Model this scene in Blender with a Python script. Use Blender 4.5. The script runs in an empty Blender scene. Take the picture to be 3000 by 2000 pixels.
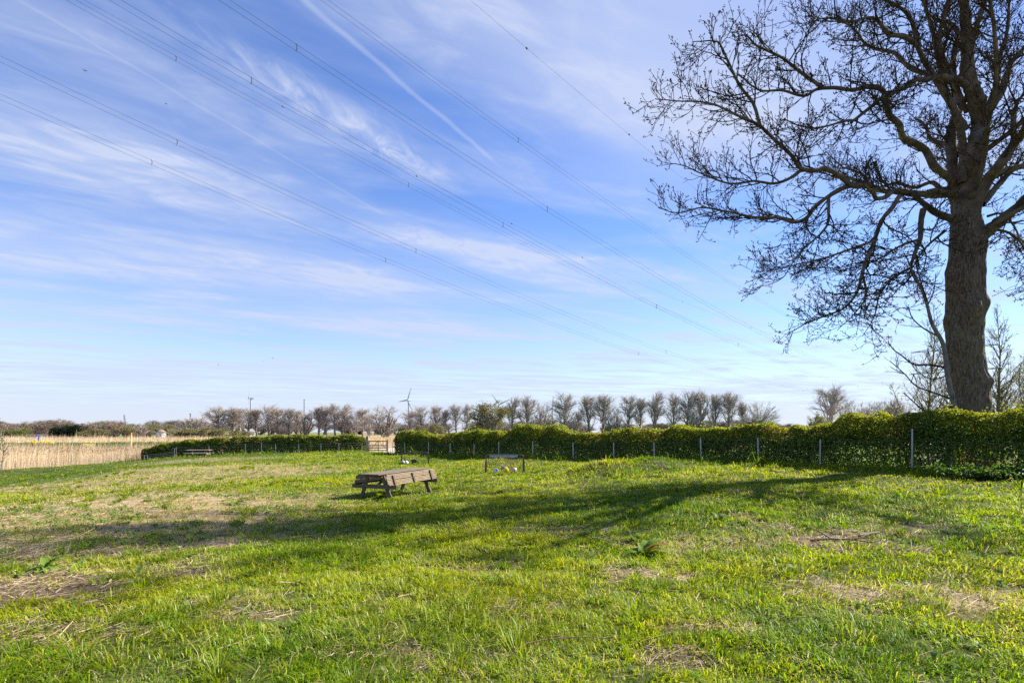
import bpy, math, random
import numpy as np
from mathutils import Vector
R = math.radians
sc = bpy.context.scene
COL = sc.collection

# ------------------------------------------------------------------ camera, sun, sky, exposure
F, HZ, EYE = 1500.0, 1265.0, 1.75          # focal length and horizon of the 3000 px photograph
cd = bpy.data.cameras.new('camera'); cam = bpy.data.objects.new('camera', cd); COL.objects.link(cam)
cam.location = (0, 0, EYE); cam.rotation_euler = (R(90), 0, 0)
cd.lens = 18; cd.sensor_width = 36; cd.shift_y = (HZ-1000)/3000; cd.clip_start = 0.05; cd.clip_end = 20000
sc.camera = cam
sc.render.filter_size = 1.2
sc.cycles.use_denoising = False
SUN_AZ, SUN_EL = 22, 38                    # azimuth counted from +x towards +y
sd = bpy.data.lights.new('sun', 'SUN'); sun = bpy.data.objects.new('sun', sd); COL.objects.link(sun)
sv = Vector((math.cos(R(SUN_EL))*math.cos(R(SUN_AZ)), math.cos(R(SUN_EL))*math.sin(R(SUN_AZ)), math.sin(R(SUN_EL))))
sun.rotation_euler = sv.to_track_quat('Z', 'Y').to_euler()
sd.energy = 5.0; sd.angle = R(0.5); sd.color = (1, 0.94, 0.84)
sc.view_settings.view_transform = 'Standard'; sc.view_settings.look = 'None'
sc.view_settings.exposure = 1.38; sc.view_settings.gamma = 1

def nd(nt, typ, **kw):
    n = nt.nodes.new(typ)
    for k, v in kw.items():
        if k.startswith('i_'):
            n.inputs[int(k[2:]) if k[2:].isdigit() else k[2:]].default_value = v
        else: setattr(n, k, v)
    return n
def math_n(nt, op, a, b=None, clamp=False):
    n = nt.nodes.new('ShaderNodeMath'); n.operation = op; n.use_clamp = clamp
    for i, x in enumerate((a, b)):
        if x is None: continue
        if isinstance(x, (int, float)): n.inputs[i].default_value = x
        else: nt.links.new(x, n.inputs[i])
    return n.outputs[0]

def build_world():
    w = bpy.data.worlds.new('World'); sc.world = w; w.use_nodes = True
    nt = w.node_tree; nt.nodes.clear(); L = nt.links.new
    out = nd(nt, 'ShaderNodeOutputWorld')
    sky = nd(nt, 'ShaderNodeTexSky', sky_type='NISHITA', sun_disc=False)
    sky.sun_elevation = R(SUN_EL); sky.sun_rotation = R(90-SUN_AZ)
    sky.air_density = 1.0; sky.dust_density = 0.0; sky.ozone_density = 2.2
    hs = nd(nt, 'ShaderNodeHueSaturation'); hs.inputs['Saturation'].default_value = 1.27; hs.inputs['Hue'].default_value = 0.515
    L(sky.outputs[0], hs.inputs['Color'])
    bg = nd(nt, 'ShaderNodeBackground'); bg.inputs[1].default_value = 0.086
    L(hs.outputs[0], bg.inputs[0])
    tc = nd(nt, 'ShaderNodeTexCoord'); sp = nd(nt, 'ShaderNodeSeparateXYZ'); L(tc.outputs['Generated'], sp.inputs[0])
    zc = math_n(nt, 'MAXIMUM', sp.outputs[2], 0.015)
    cb = nd(nt, 'ShaderNodeCombineXYZ')
    L(math_n(nt, 'DIVIDE', sp.outputs[0], zc), cb.inputs[0]); L(math_n(nt, 'DIVIDE', sp.outputs[1], zc), cb.inputs[1])
    P = cb.outputs[0]
    def mapped(loc, rot, scl):
        m = nd(nt, 'ShaderNodeMapping', vector_type='TEXTURE'); m.inputs[1].default_value = (*loc, 0)
        m.inputs[2].default_value = (0, 0, rot); m.inputs[3].default_value = (*scl, 1); L(P, m.inputs[0]); return m.outputs[0]
    def ramp(val, a, b, c, d):
        m = nd(nt, 'ShaderNodeMapRange', interpolation_type='SMOOTHSTEP'); L(val, m.inputs[0])
        for i, x in zip((1, 2, 3, 4), (a, b, c, d)): m.inputs[i].default_value = x
        return m.outputs[0]
    def noise(vec, scale, detail, rough, dist=0.0):
        n = nd(nt, 'ShaderNodeTexNoise'); n.inputs['Scale'].default_value = scale; n.inputs['Detail'].default_value = detail
        n.inputs['Roughness'].default_value = rough; n.inputs['Distortion'].default_value = dist; L(vec, n.inputs['Vector']); return n.outputs[0]
    # wisps drawn out along the wind
    fine = ramp(noise(mapped((0.3, 0.1), R(38), (0.50, 0.24)), 1.5, 8, 0.60, 0.9), 0.34, 0.76, 0, 1)
    feather = ramp(noise(mapped((1.3, 0.7), R(70), (0.22, 0.11)), 1.3, 8, 0.62, 1.2), 0.32, 0.78, 0.15, 1)
    veil = ramp(noise(mapped((5.3, 2.1), R(25), (1.3, 0.5)), 1.1, 6, 0.55, 0.3), 0.40, 0.75, 0, 1)
    layers = ramp(noise(mapped((2.3, 4.1), R(20), (4.0, 2.2)), 1.0, 6, 0.55, 0.5), 0.36, 0.74, 0, 1)
    total = math_n(nt, 'MULTIPLY', math_n(nt, 'MULTIPLY', veil, math_n(nt, 'ADD', fine, 0.4)), 0.40)
    patches = [((-.57, 1.60), 55, (.45, .10), .75, 1), ((-.40, 1.86), 52, (.22, .06), .5, 1), ((-1.42, 1.84), 44, (.9, .36), .72, 0), ((-1.2, 1.9), 50, (.25, .05), .5, 1),
               ((.12, 3.05), 36, (.95, .34), .75, 0), ((-.3, 2.75), 36, (.4, .13), .5, 1), ((-1.8, 3.0), 30, (1.6, .65), .6, 0), ((-.98, 4.9), 18, (1.4, .6), .65, 0),
               ((.43, 1.25), 40, (.7, .5), .5, 2), ((.7, 1.75), 30, (.5, .4), .38, 2), ((-1.12, 1.33), 50, (.7, .20), .42, 0), ((1.6, 1.7), 30, (.8, .6), .45, 2), ((.3, 2.1), 20, (.6, .2), .3, 0)]
    for loc, rot, scl, amp, kind in patches:
        ln = nd(nt, 'ShaderNodeVectorMath', operation='LENGTH'); L(mapped(loc, R(rot), scl), ln.inputs[0])
        g = ramp(ln.outputs['Value'], 0.0, 1.5, amp, 0)
        if kind == 1: g = math_n(nt, 'MULTIPLY', g, feather)
        elif kind == 0: g = math_n(nt, 'MULTIPLY', g, math_n(nt, 'ADD', math_n(nt, 'MULTIPLY', fine, 0.5), 0.5))
        total = math_n(nt, 'ADD', total, g)
    # vapour trails: long thin streaks in the cloud plane
    for (p0, p1, wd, amp) in (((-.482, 1.186), (-.02, 1.97), .013, .24), ((-.985, 1.52), (-.55, 2.45), .009, .11)):
        dx, dy = p1[0]-p0[0], p1[1]-p0[1]; ln = math.hypot(dx, dy)
        q = nd(nt, 'ShaderNodeSeparateXYZ'); L(mapped(p0, math.atan2(dy, dx), (ln, wd)), q.inputs[0])
        wob = math_n(nt, 'MULTIPLY', math_n(nt, 'SUBTRACT', noise(mapped(p0, 0, (.2, .2)), 1.0, 3, .5), 0.5), 2.2)
        ac = ramp(math_n(nt, 'ABSOLUTE', math_n(nt, 'ADD', q.outputs[1], wob)), 0.1, 1.2, amp, 0)
        al = math_n(nt, 'MULTIPLY', ramp(q.outputs[0], -.6, -.2, 0, 1), ramp(q.outputs[0], .75, 1.02, 1, 0))
        total = math_n(nt, 'ADD', total, math_n(nt, 'MULTIPLY', ac, al))
    total = math_n(nt, 'MULTIPLY', total, ramp(sp.outputs[2], 0.02, 0.16, 0.15, 1))
    low = math_n(nt, 'MULTIPLY', ramp(sp.outputs[2], 0.05, 0.38, 1, 0), ramp(sp.outputs[2], 0.025, 0.12, 0, 1))
    total = math_n(nt, 'ADD', total, math_n(nt, 'MULTIPLY', math_n(nt, 'MULTIPLY', layers, low), 0.42))
    total = math_n(nt, 'ADD', total, math_n(nt, 'ADD', ramp(sp.outputs[2], 0.0, 0.45, 0.30, 0.04), ramp(sp.outputs[2], 0.0, 0.18, 0.55, 0)))
    total = math_n(nt, 'MINIMUM', math_n(nt, 'ADD', total, math_n(nt, 'MULTIPLY', math_n(nt, 'ADD', veil, 0.5), 0.13)), 0.9)
    bg2 = nd(nt, 'ShaderNodeBackground'); bg2.inputs[0].default_value = (0.68, 0.76, 0.99, 1); bg2.inputs[1].default_value = 0.37
    mx = nd(nt, 'ShaderNodeMixShader'); L(total, mx.inputs[0]); L(bg.outputs[0], mx.inputs[1]); L(bg2.outputs[0], mx.inputs[2])
    L(mx.outputs[0], out.inputs[0])
build_world()

# ------------------------------------------------------------------ helpers
def make(name, V, Fc, mat, parent=None, col=None, smooth=False, label=None, cat=None, group=None, kind=None):
    V = np.asarray(V, np.float32).reshape(-1, 3)
    me = bpy.data.meshes.new(name)
    if isinstance(Fc, np.ndarray):
        k = Fc.shape[1]; n = len(Fc)
        me.vertices.add(len(V)); me.vertices.foreach_set('co', V.ravel())
        me.loops.add(n*k); me.loops.foreach_set('vertex_index', Fc.astype(np.int32).ravel())
        me.polygons.add(n); me.polygons.foreach_set('loop_start', np.arange(0, n*k, k, dtype=np.int32))
        me.update(calc_edges=True)
    else:
        me.from_pydata([tuple(map(float, v)) for v in V], [], [tuple(map(int, f)) for f in Fc]); me.update()
    if col is not None:
        c = np.ones((len(V), 4), np.float32); c[:, :3] = col
        a = me.color_attributes.new('Col', 'FLOAT_COLOR', 'POINT'); a.data.foreach_set('color', c.ravel())
    if smooth: me.polygons.foreach_set('use_smooth', np.ones(len(me.polygons), bool))
    if mat is not None: me.materials.append(mat)
    o = bpy.data.objects.new(name, me); COL.objects.link(o)
    if parent is not None: o.parent = parent
    tag(o, label, cat, group, kind); return o
def tag(o, label=None, cat=None, group=None, kind=None):
    for k, v in (('label', label), ('category', cat), ('group', group), ('kind', kind)):
        if v: o[k] = v
    return o
def thing(name, label, cat, loc=(0, 0, 0), rz=0, group=None):
    o = bpy.data.objects.new(name, None); COL.objects.link(o); o.location = loc; o.rotation_euler = (0, 0, rz)
    o.empty_display_size = 0.1
    return tag(o, label, cat, group)
def copy_tree(o, parent=None):
    c = o.copy(); COL.objects.link(c)
    if parent is not None: c.parent = parent
    for ch in list(o.children): copy_tree(ch, c)
    return c

class MB:
    def __init__(s): s.V = []; s.F = []; s.n = 0
    def add(s, V, Fc):
        V = np.asarray(V, float).reshape(-1, 3); s.V.append(V); s.F += [tuple(int(i)+s.n for i in f) for f in Fc]; s.n += len(V); return s
    def box(s, c, size, rot=None, bev=0.0):
        hx, hy, hz = [x/2 for x in size]
        if bev <= 0:
            V = np.array([(x, y, z) for x in (-hx, hx) for y in (-hy, hy) for z in (-hz, hz)], float)
            Fc = [(0, 1, 3, 2), (4, 6, 7, 5), (0, 4, 5, 1), (2, 3, 7, 6), (0, 2, 6, 4), (1, 5, 7, 3)]
        else:
            b = min(bev, hx*.9, hy*.9, hz*.9); V = []; idx = {}
            for i, x in enumerate((-1, 1)):
                for j, y in enumerate((-1, 1)):
                    for k, z in enumerate((-1, 1)):
                        for a in range(3):
                            q = [x*hx, y*hy, z*hz]
                            for e in range(3):
                                if e != a: q[e] -= (x, y, z)[e]*b
                            idx[(i, j, k, a)] = len(V); V.append(q)
            Fc = []
            g = lambda i, j, k, a: idx[(i, j, k, a)]
            for v in (0, 1):
                f1 = [g(v, 0, 0, 0), g(v, 1, 0, 0), g(v, 1, 1, 0), g(v, 0, 1, 0)]; f2 = [g(0, v, 0, 1), g(0, v, 1, 1), g(1, v, 1, 1), g(1, v, 0, 1)]; f3 = [g(0, 0, v, 2), g(1, 0, v, 2), g(1, 1, v, 2), g(0, 1, v, 2)]
                for f in (f1, f2, f3): Fc.append(f if v else f[::-1])
            for j in (0, 1):
                for k in (0, 1):
                    Fc += [(g(0, j, k, 1), g(1, j, k, 1), g(1, j, k, 2), g(0, j, k, 2)), (g(j, 0, k, 0), g(j, 1, k, 0), g(j, 1, k, 2), g(j, 0, k, 2)), (g(j, k, 0, 0), g(j, k, 1, 0), g(j, k, 1, 1), g(j, k, 0, 1))]
            for i in (0, 1):
                for j in (0, 1):
                    for k in (0, 1): Fc.append((g(i, j, k, 0), g(i, j, k, 1), g(i, j, k, 2)))
            V = np.array(V)
        if rot is not None: V = V @ np.array(rot.to_3x3() if hasattr(rot, 'to_3x3') else rot).T
        return s.add(V + np.array(c, float), Fc)
    def bar(s, a, b, wx, wz, up=(0, 0, 1), bev=0.0):     # a square-section bar from a to b
        a = Vector(a); b = Vector(b); d = (b-a); L = d.length; d.normalize(); u = Vector(up)
        x = d.cross(u).normalized(); z = x.cross(d).normalized()
        M = np.array([[d[i], x[i], z[i]] for i in range(3)])
        return s.box((a+b)/2, (L, wx, wz), M, bev)
    def tube(s, pts, r, sides=8, caps=True):
        V, Fc = tube(pts, r, sides); s.add(V, Fc.tolist())
        if caps:
            m = len(pts); s.F.append(tuple(s.n-len(V)+i for i in range(sides))[::-1]); s.F.append(tuple(s.n-sides+i for i in range(sides)))
        return s
    def sphere(s, c, r, n=16, m=10, sq=(1, 1, 1)):
        V = []; Fc = []
        for i in range(m+1):
            t = math.pi*i/m
            for j in range(n):
                a = 2*math.pi*j/n; V.append((c[0]+r*sq[0]*math.sin(t)*math.cos(a), c[1]+r*sq[1]*math.sin(t)*math.sin(a), c[2]+r*sq[2]*math.cos(t)))
        for i in range(m):
            for j in range(n): Fc.append((i*n+j, (i+1)*n+j, (i+1)*n+(j+1) % n, i*n+(j+1) % n))
        return s.add(V, Fc)
    def lathe(s, prof, n=20, c=(0, 0, 0)):
        V = [(c[0]+r*math.cos(2*math.pi*j/n), c[1]+r*math.sin(2*math.pi*j/n), c[2]+z) for r, z in prof for j in range(n)]
        Fc = [(i*n+j, i*n+(j+1) % n, (i+1)*n+(j+1) % n, (i+1)*n+j) for i in range(len(prof)-1) for j in range(n)]
        return s.add(V, Fc)
    def build(s, name, mat, parent=None, **kw): return make(name, np.concatenate(s.V), s.F, mat, parent, **kw)

def tube(pts, r, sides=6):
    P = np.asarray(pts, float); m = len(P); r = np.broadcast_to(np.asarray(r, float), (m,))
    T = np.gradient(P, axis=0); T /= np.linalg.norm(T, axis=1, keepdims=True)+1e-9
    mean = P[-1]-P[0]; mean = np.abs(mean)/(np.linalg.norm(mean)+1e-9); ref = np.zeros(3); ref[int(np.argmin(mean))] = 1
    A = np.cross(T, ref); A /= np.linalg.norm(A, axis=1, keepdims=True)+1e-9; B = np.cross(T, A)
    an = np.arange(sides)*2*math.pi/sides
    V = P[:, None, :] + r[:, None, None]*(np.cos(an)[None, :, None]*A[:, None, :] + np.sin(an)[None, :, None]*B[:, None, :])
    i = np.arange(m-1)[:, None]*sides; j = np.arange(sides)[None, :]; k = (j+1) % sides
    Fc = np.stack([i+j, i+k, i+sides+k, i+sides+j], -1).reshape(-1, 4)
    return V.reshape(-1, 3), Fc
class NB:                                                # numpy builder, all faces of one size
    def __init__(s): s.V = []; s.F = []; s.C = []; s.n = 0
    def add(s, V, Fc, col=None):
        s.V.append(V); s.F.append(Fc+s.n); s.n += len(V)
        if col is not None: s.C.append(np.broadcast_to(np.asarray(col, float), (len(V), 3)))
    def build(s, name, mat, parent=None, **kw):
        return make(name, np.concatenate(s.V), np.concatenate(s.F), mat, parent, col=np.concatenate(s.C) if s.C else None, **kw)

def hash2(ix, iy, seed):
    h = (ix.astype(np.int64)*374761393 + iy.astype(np.int64)*668265263 + seed*1274126177) & 0xffffffff
    h = ((h ^ (h >> 13))*1274126177) & 0xffffffff
    return ((h ^ (h >> 16)) & 0xffff)/65535.0
def vn(x, y, seed=0):
    x = np.asarray(x, float); y = np.asarray(y, float); ix = np.floor(x); iy = np.floor(y); fx = x-ix; fy = y-iy
    fx = fx*fx*(3-2*fx); fy = fy*fy*(3-2*fy)
    a = hash2(ix, iy, seed); b = hash2(ix+1, iy, seed); c = hash2(ix, iy+1, seed); d = hash2(ix+1, iy+1, seed)
    return (a*(1-fx)+b*fx)*(1-fy)+(c*(1-fx)+d*fx)*fy
def fbm(x, y, seed=0, o=4):
    t = 0; s = 0; a = 1.0
    for i in range(o):
        t = t+a*vn(x*2**i, y*2**i, seed+i*17); s += a; a *= .55
    return t/s
def sstep(x, a, b):
    t = np.clip((x-a)/(b-a), 0, 1); return t*t*(3-2*t)
def at(u, v, d): return np.array(((u-1500)/F*d, d, EYE+(HZ-v)/F*d))

# ------------------------------------------------------------------ materials
def new_mat(name):
    m = bpy.data.materials.new(name); m.use_nodes = True; nt = m.node_tree; nt.nodes.clear()
    return m, nt, nt.nodes.new('ShaderNodeOutputMaterial')
def blade_mat(name, transl=0.4, gloss=0.05, rough=0.35, gcol=(1, 1, 1)):
    m, nt, out = new_mat(name); L = nt.links.new
    at_ = nd(nt, 'ShaderNodeVertexColor', layer_name='Col')
    d = nd(nt, 'ShaderNodeBsdfDiffuse'); t = nd(nt, 'ShaderNodeBsdfTranslucent'); g = nd(nt, 'ShaderNodeBsdfGlossy'); g.inputs['Roughness'].default_value = rough
    L(at_.outputs[0], d.inputs[0])
    mc = nd(nt, 'ShaderNodeMix', data_type='RGBA', blend_type='MULTIPLY'); mc.inputs[0].default_value = 1; mc.inputs[7].default_value = (1.35, 1.25, 0.55, 1)
    L(at_.outputs[0], mc.inputs[6]); L(mc.outputs[2], t.inputs[0])
    m1 = nd(nt, 'ShaderNodeMixShader'); m1.inputs[0].default_value = transl; L(d.outputs[0], m1.inputs[1]); L(t.outputs[0], m1.inputs[2])
    m2 = nd(nt, 'ShaderNodeMixShader'); m2.inputs[0].default_value = gloss; L(m1.outputs[0], m2.inputs[1]); L(g.outputs[0], m2.inputs[2])
    L(m2.outputs[0], out.inputs[0]); return m
def pmat(name, c1, c2=None, scale=5, rough=0.8, metal=0.0, bump=0.0, stretch=(1, 1, 1), detail=5, spec=0.3, vcol=False, bscale=None, lichen=None):
    m, nt, out = new_mat(name); L = nt.links.new
    p = nd(nt, 'ShaderNodeBsdfPrincipled'); p.inputs['Roughness'].default_value = rough; p.inputs['Metallic'].default_value = metal
    p.inputs['Specular IOR Level'].default_value = spec
    tc = nd(nt, 'ShaderNodeTexCoord'); mp = nd(nt, 'ShaderNodeMapping'); mp.inputs[3].default_value = stretch; L(tc.outputs['Object'], mp.inputs[0])
    n = nd(nt, 'ShaderNodeTexNoise'); n.inputs['Scale'].default_value = scale; n.inputs['Detail'].default_value = detail; n.inputs['Roughness'].default_value = .6
    L(mp.outputs[0], n.inputs['Vector'])
    mr = nd(nt, 'ShaderNodeMapRange'); mr.inputs[1].default_value = .3; mr.inputs[2].default_value = .7; L(n.outputs[0], mr.inputs[0])
    mx = nd(nt, 'ShaderNodeMix', data_type='RGBA'); mx.inputs[6].default_value = (*c1, 1); mx.inputs[7].default_value = (*(c2 or c1), 1)
    L(mr.outputs[0], mx.inputs[0])
    if vcol:
        v = nd(nt, 'ShaderNodeVertexColor', layer_name='Col'); mm = nd(nt, 'ShaderNodeMix', data_type='RGBA', blend_type='MULTIPLY'); mm.inputs[0].default_value = 1
        L(mx.outputs[2], mm.inputs[6]); L(v.outputs[0], mm.inputs[7]); L(mm.outputs[2], p.inputs['Base Color'])
    else: L(mx.outputs[2], p.inputs['Base Color'])
    if bump:
        b = nd(nt, 'ShaderNodeBump'); b.inputs['Strength'].default_value = 1; b.inputs['Distance'].default_value = bump
        if bscale:
            n2 = nd(nt, 'ShaderNodeTexNoise'); n2.inputs['Scale'].default_value = bscale; n2.inputs['Detail'].default_value = 4; L(mp.outputs[0], n2.inputs['Vector']); L(n2.outputs[0], b.inputs['Height'])
        else: L(n.outputs[0], b.inputs['Height'])
        L(b.outputs[0], p.inputs['Normal'])
    if lichen:
        src = p.inputs['Base Color'].links[0].from_socket; n3 = nd(nt, 'ShaderNodeTexNoise'); n3.inputs['Scale'].default_value = lichen[1]; n3.inputs['Detail'].default_value = 6; L(tc.outputs['Object'], n3.inputs['Vector'])
        m3 = nd(nt, 'ShaderNodeMapRange'); m3.inputs[1].default_value = lichen[2]; m3.inputs[2].default_value = lichen[2]+.1; m3.inputs[4].default_value = .75; L(n3.outputs[0], m3.inputs[0])
        x3 = nd(nt, 'ShaderNodeMix', data_type='RGBA'); x3.inputs[7].default_value = (*lichen[0], 1); L(m3.outputs[0], x3.inputs[0]); L(src, x3.inputs[6]); L(x3.outputs[2], p.inputs['Base Color'])
    L(p.outputs[0], out.inputs[0]); return m

M = {}
M['grass'] = blade_mat('grass_blades', .52, .018, .42)
M['leaf'] = blade_mat('hedge_leaves', .55, .03, .4)
M['dock'] = blade_mat('broad_leaves', .35, .02, .5)
M['reed'] = blade_mat('reed_stalks', .30, .02, .5)
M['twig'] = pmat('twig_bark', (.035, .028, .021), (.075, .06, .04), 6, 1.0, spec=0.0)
M['soil'] = pmat('ground_cover', (.75, .75, .75), (1.25, 1.25, 1.25), 3.0, .95, bump=.03, vcol=True, detail=9, spec=.1, bscale=22)
M['bark'] = pmat('tree_bark', (.045, .034, .026), (.30, .235, .17), 5, .9, bump=.15, stretch=(5.0, 5.0, .9), detail=9, spec=.15, lichen=((.20, .19, .09), 1.3, .60))
M['limb'] = pmat('limb_bark', (.052, .043, .034), (.19, .155, .115), 3.0, .95, bump=.03, stretch=(1, 1, .8), detail=8, spec=.05, lichen=((.26, .22, .06), 1.1, .63))
M['wood'] = pmat('weathered_wood', (.11, .08, .05), (.36, .275, .18), 5, .8, bump=.004, stretch=(1.2, 14, 14), detail=7, spec=.2)
M['wood_dark'] = pmat('weathered_dark_wood', (.075, .055, .04), (.19, .145, .10), 6, .85, bump=.004, stretch=(6, 6, 1.5), detail=7, spec=.2)
M['wood_gate'] = pmat('gate_wood', (.09, .075, .06), (.19, .16, .13), 6, .85, bump=.003, stretch=(2, 6, 6), spec=.2)
M['wood_top'] = pmat('tabletop_wood', (.06, .045, .034), (.24, .185, .135), 4, .8, bump=.004, stretch=(1.0, 16, 10), detail=8, spec=.2)
M['wood_shade_tone'] = pmat('shade_toned_wood', (.008, .008, .007), (.02, .019, .016), 5, .8, bump=.003)  # shade under the table, put into the left bench's colour
M['wood_grey'] = pmat('grey_gate_wood', (.20, .165, .13), (.40, .34, .27), 6, .85, bump=.003, stretch=(2, 6, 6), spec=.2)
M['zinc'] = pmat('galvanised_steel', (.34, .36, .38), (.60, .62, .63), 9, .45, .35, spec=.5)
M['wire'] = pmat('fence_wire', (.16, .17, .18), (.26, .27, .28), 9, .5, .4)
M['black'] = pmat('black_tube', (.012, .012, .014), (.03, .03, .033), 14, .3, spec=.9)
M['net'] = pmat('black_net', (.02, .022, .02), (.035, .036, .035), 14, .8)
M['cable'] = pmat('dull_cable', (.03, .04, .04), (.05, .06, .06), 2, .95, 0, spec=.05)
M['steel'] = pmat('pylon_steel', (.07, .08, .09), (.13, .14, .15), 2, .6, .3)
M['turbine'] = pmat('turbine_paint', (.30, .33, .38), (.36, .39, .44), .2, .5)
M['bolt'] = pmat('bolt_heads', (.55, .55, .55), (.7, .7, .7), 9, .4, .8)
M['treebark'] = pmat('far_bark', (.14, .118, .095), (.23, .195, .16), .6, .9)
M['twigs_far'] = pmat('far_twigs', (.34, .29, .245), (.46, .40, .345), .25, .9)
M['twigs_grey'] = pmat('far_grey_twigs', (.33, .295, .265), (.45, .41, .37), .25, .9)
M['leaf_far'] = blade_mat('far_leaves', .35, .02, .5)

# ------------------------------------------------------------------ the lie of the land
A0, A1 = np.array((-10.75, 44.8)), np.array((17.2, 10.4))       # the near fence line, from the gate to the right
HD = (A1-A0)/np.linalg.norm(A1-A0); HN = np.array((HD[1], -HD[0]))
if HN[0] > 0: HN = -HN                                          # normal pointing into the field
B0, B1 = np.array((-36.5, 49.8)), np.array((-14.6, 53.0))       # the far fence line, left of the gate
FIELD = np.array([(-40, -30), (-39.8, 34), (-39.5, 40), (-38.7, 45), (-36.9, 49.8), (-14.6, 53), (-12.2, 50.5), (-10.75, 44.8), (17.2, 10.4), (30, -6), (30, -30)], float)
CP = np.array([(0, 0, 0), (0, 5, 0), (6, 6, .05), (-6, 6, -.05), (0, 9, -.06), (-4, 14.8, -.22), (-2.4, 16.6, -.22), (-1, 22, -.06), (-7, 31, -.22), (12.5, 16.1, .57), (9.5, 19.8, .54), (1.2, 30, .23), (-6.45, 39.5, -.04), (-10.75, 44.8, -.15),
               (-14, 51, -.29), (-25, 51, -.40), (-31, 50, -.62), (-36, 49, -1.05), (-38, 45, -1.2), (-39, 40, -1.2), (-30, 38, -.75), (-33, 32, -1.1), (-24, 24, -.75), (-20, 30, -.35), (-14, 20, -.25), (-11, 11, -.15), (-20, 14, -.7), (-8, 24, -.14), (16, 11, .5), (8, 11, .25), (12, 5, .2), (8, 14, .35), (4, 24, .3), (-16, 40, -.3), (-25, 44, -.45), (-30, 10, -1.2), (-20, 2, -.5), (20, 20, .5), (20, 0, .3)], float)
def in_poly(x, y, P):
    ins = np.zeros(np.shape(x), bool); n = len(P)
    for i in range(n):
        x0, y0 = P[i]; x1, y1 = P[(i+1) % n]
        c = ((y0 > y) != (y1 > y)) & (x < (x1-x0)*(y-y0)/(y1-y0+1e-12)+x0); ins ^= c
    return ins
def poly_dist(x, y, P):
    d = np.full(np.shape(x), 1e9); n = len(P)
    for i in range(n):
        a = P[i]; b = P[(i+1) % n]; ab = b-a; t = np.clip(((x-a[0])*ab[0]+(y-a[1])*ab[1])/(ab@ab), 0, 1)
        d = np.minimum(d, np.hypot(x-a[0]-t*ab[0], y-a[1]-t*ab[1]))
    return d
LOW = -1.5
def hgt(x, y):
    x = np.asarray(x, float); y = np.asarray(y, float); num = np.zeros(x.shape); den = np.zeros(x.shape)
    for cx, cy, cz in CP:
        w = 1.0/((x-cx)**2+(y-cy)**2+6.0)**1.7; num += w*cz; den += w
    z = num/den
    z = z + .45*np.exp(-(((x-3.4)/1.15)**2+((y-19.6)/1.0)**2)) + .38*np.exp(-(((x-5.5)/1.2)**2+((y-20.3)/1.1)**2))   # grassed heap
    z = z + .09*(fbm(x*.45, y*.45, 5, 3)-.5) + .075*(fbm(x*1.5, y*1.5, 9, 2)-.5)*sstep(70-np.hypot(x, y), 0, 20)
    ins = in_poly(x, y, FIELD); pd = poly_dist(x, y, FIELD)
    reach = np.where(x < -20, 4.0, 14.0)
    out = np.where(ins, 0.0, sstep(pd, np.where(x < -20, .3, 4.0), reach))
    z = z*(1-out)+LOW*out
    bank = np.exp(-((y-73-.06*(x+60))/2.6)**2)*sstep(-x, 22, 32)*(1.42+.25*fbm(x*.2, y*.2, 3, 2))
    return z+bank*(~ins)
def hg(x, y): return float(hgt(np.array([x]), np.array([y]))[0])

PATCH = [(-4.8, 8.4, .55, .34, 1.0, 'sand'), (-5.7, 5.9, .95, .55, 1.0, 'soil'), (-4.3, 6.4, .5, .3, .6, 'soil'), (5.1, 7.9, .75, .4, .9, 'soil'), (.9, 9.1, .55, .35, .6, 'soil'), (3.1, 7.9, .9, .45, .7, 'straw'), (1.75, 6.35, .35, .16, .9, 'sand'), (2.0, 6.25, .2, .1, .9, 'straw'),
         (1.85, 4.45, .28, .13, .9, 'soil'), (4.6, 5.3, .9, .4, .55, 'straw'), (3.6, 5.6, .6, .3, .5, 'straw'), (-1.2, 4.1, .3, .15, .6, 'soil'), (-2.6, 4.9, .3, .2, .6, 'soil'), (-3.0, 5.4, .4, .2, .5, 'straw'), (.1, 4.9, .3, .2, .5, 'soil'), (6.3, 8.5, .7, .3, .6, 'straw'), (-7.3, 7.6, 1.2, .5, .6, 'soil'), (1.3, 3.9, .25, .15, .6, 'soil'), (-.6, 3.75, .3, .12, .6, 'soil')]
def bare(x, y):
    b = np.zeros(x.shape); n = .75+.7*(fbm(x*3, y*3, 31, 3)-.5)*2
    for px, py, rx, ry, a, k in PATCH: b = np.maximum(b, a*sstep(1.35-np.hypot((x-px)/rx, (y-py)/ry)*n, 0, .7))
    r = sstep(fbm(x*.9, y*.9, 77, 4), .69, .76)*.5
    return np.maximum(b, r)
def dry(x, y):                                                    # cut, strawy ground on the left of the field
    e = np.hypot((x+9.5)/5.8, (y-11.5)/6.0)+.55*(fbm(x*.55, y*.55, 41, 4)-.5)
    e2 = np.hypot((x+16)/8, (y-25)/9)+.7*(fbm(x*.4, y*.4, 43, 4)-.5)
    e3 = np.hypot((x+24)/6, (y-41)/5)+.5*(fbm(x*.4, y*.4, 45, 3)-.5)
    return np.maximum(np.maximum(sstep(1.15-e, 0, .55), .72*sstep(1.1-e2, 0, .5)), .5*sstep(1.1-e3, 0, .5))
def hedge_d(x, y): return (x-A0[0])*HN[0]+(y-A0[1])*HN[1]          # distance from the near fence into the field

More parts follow.
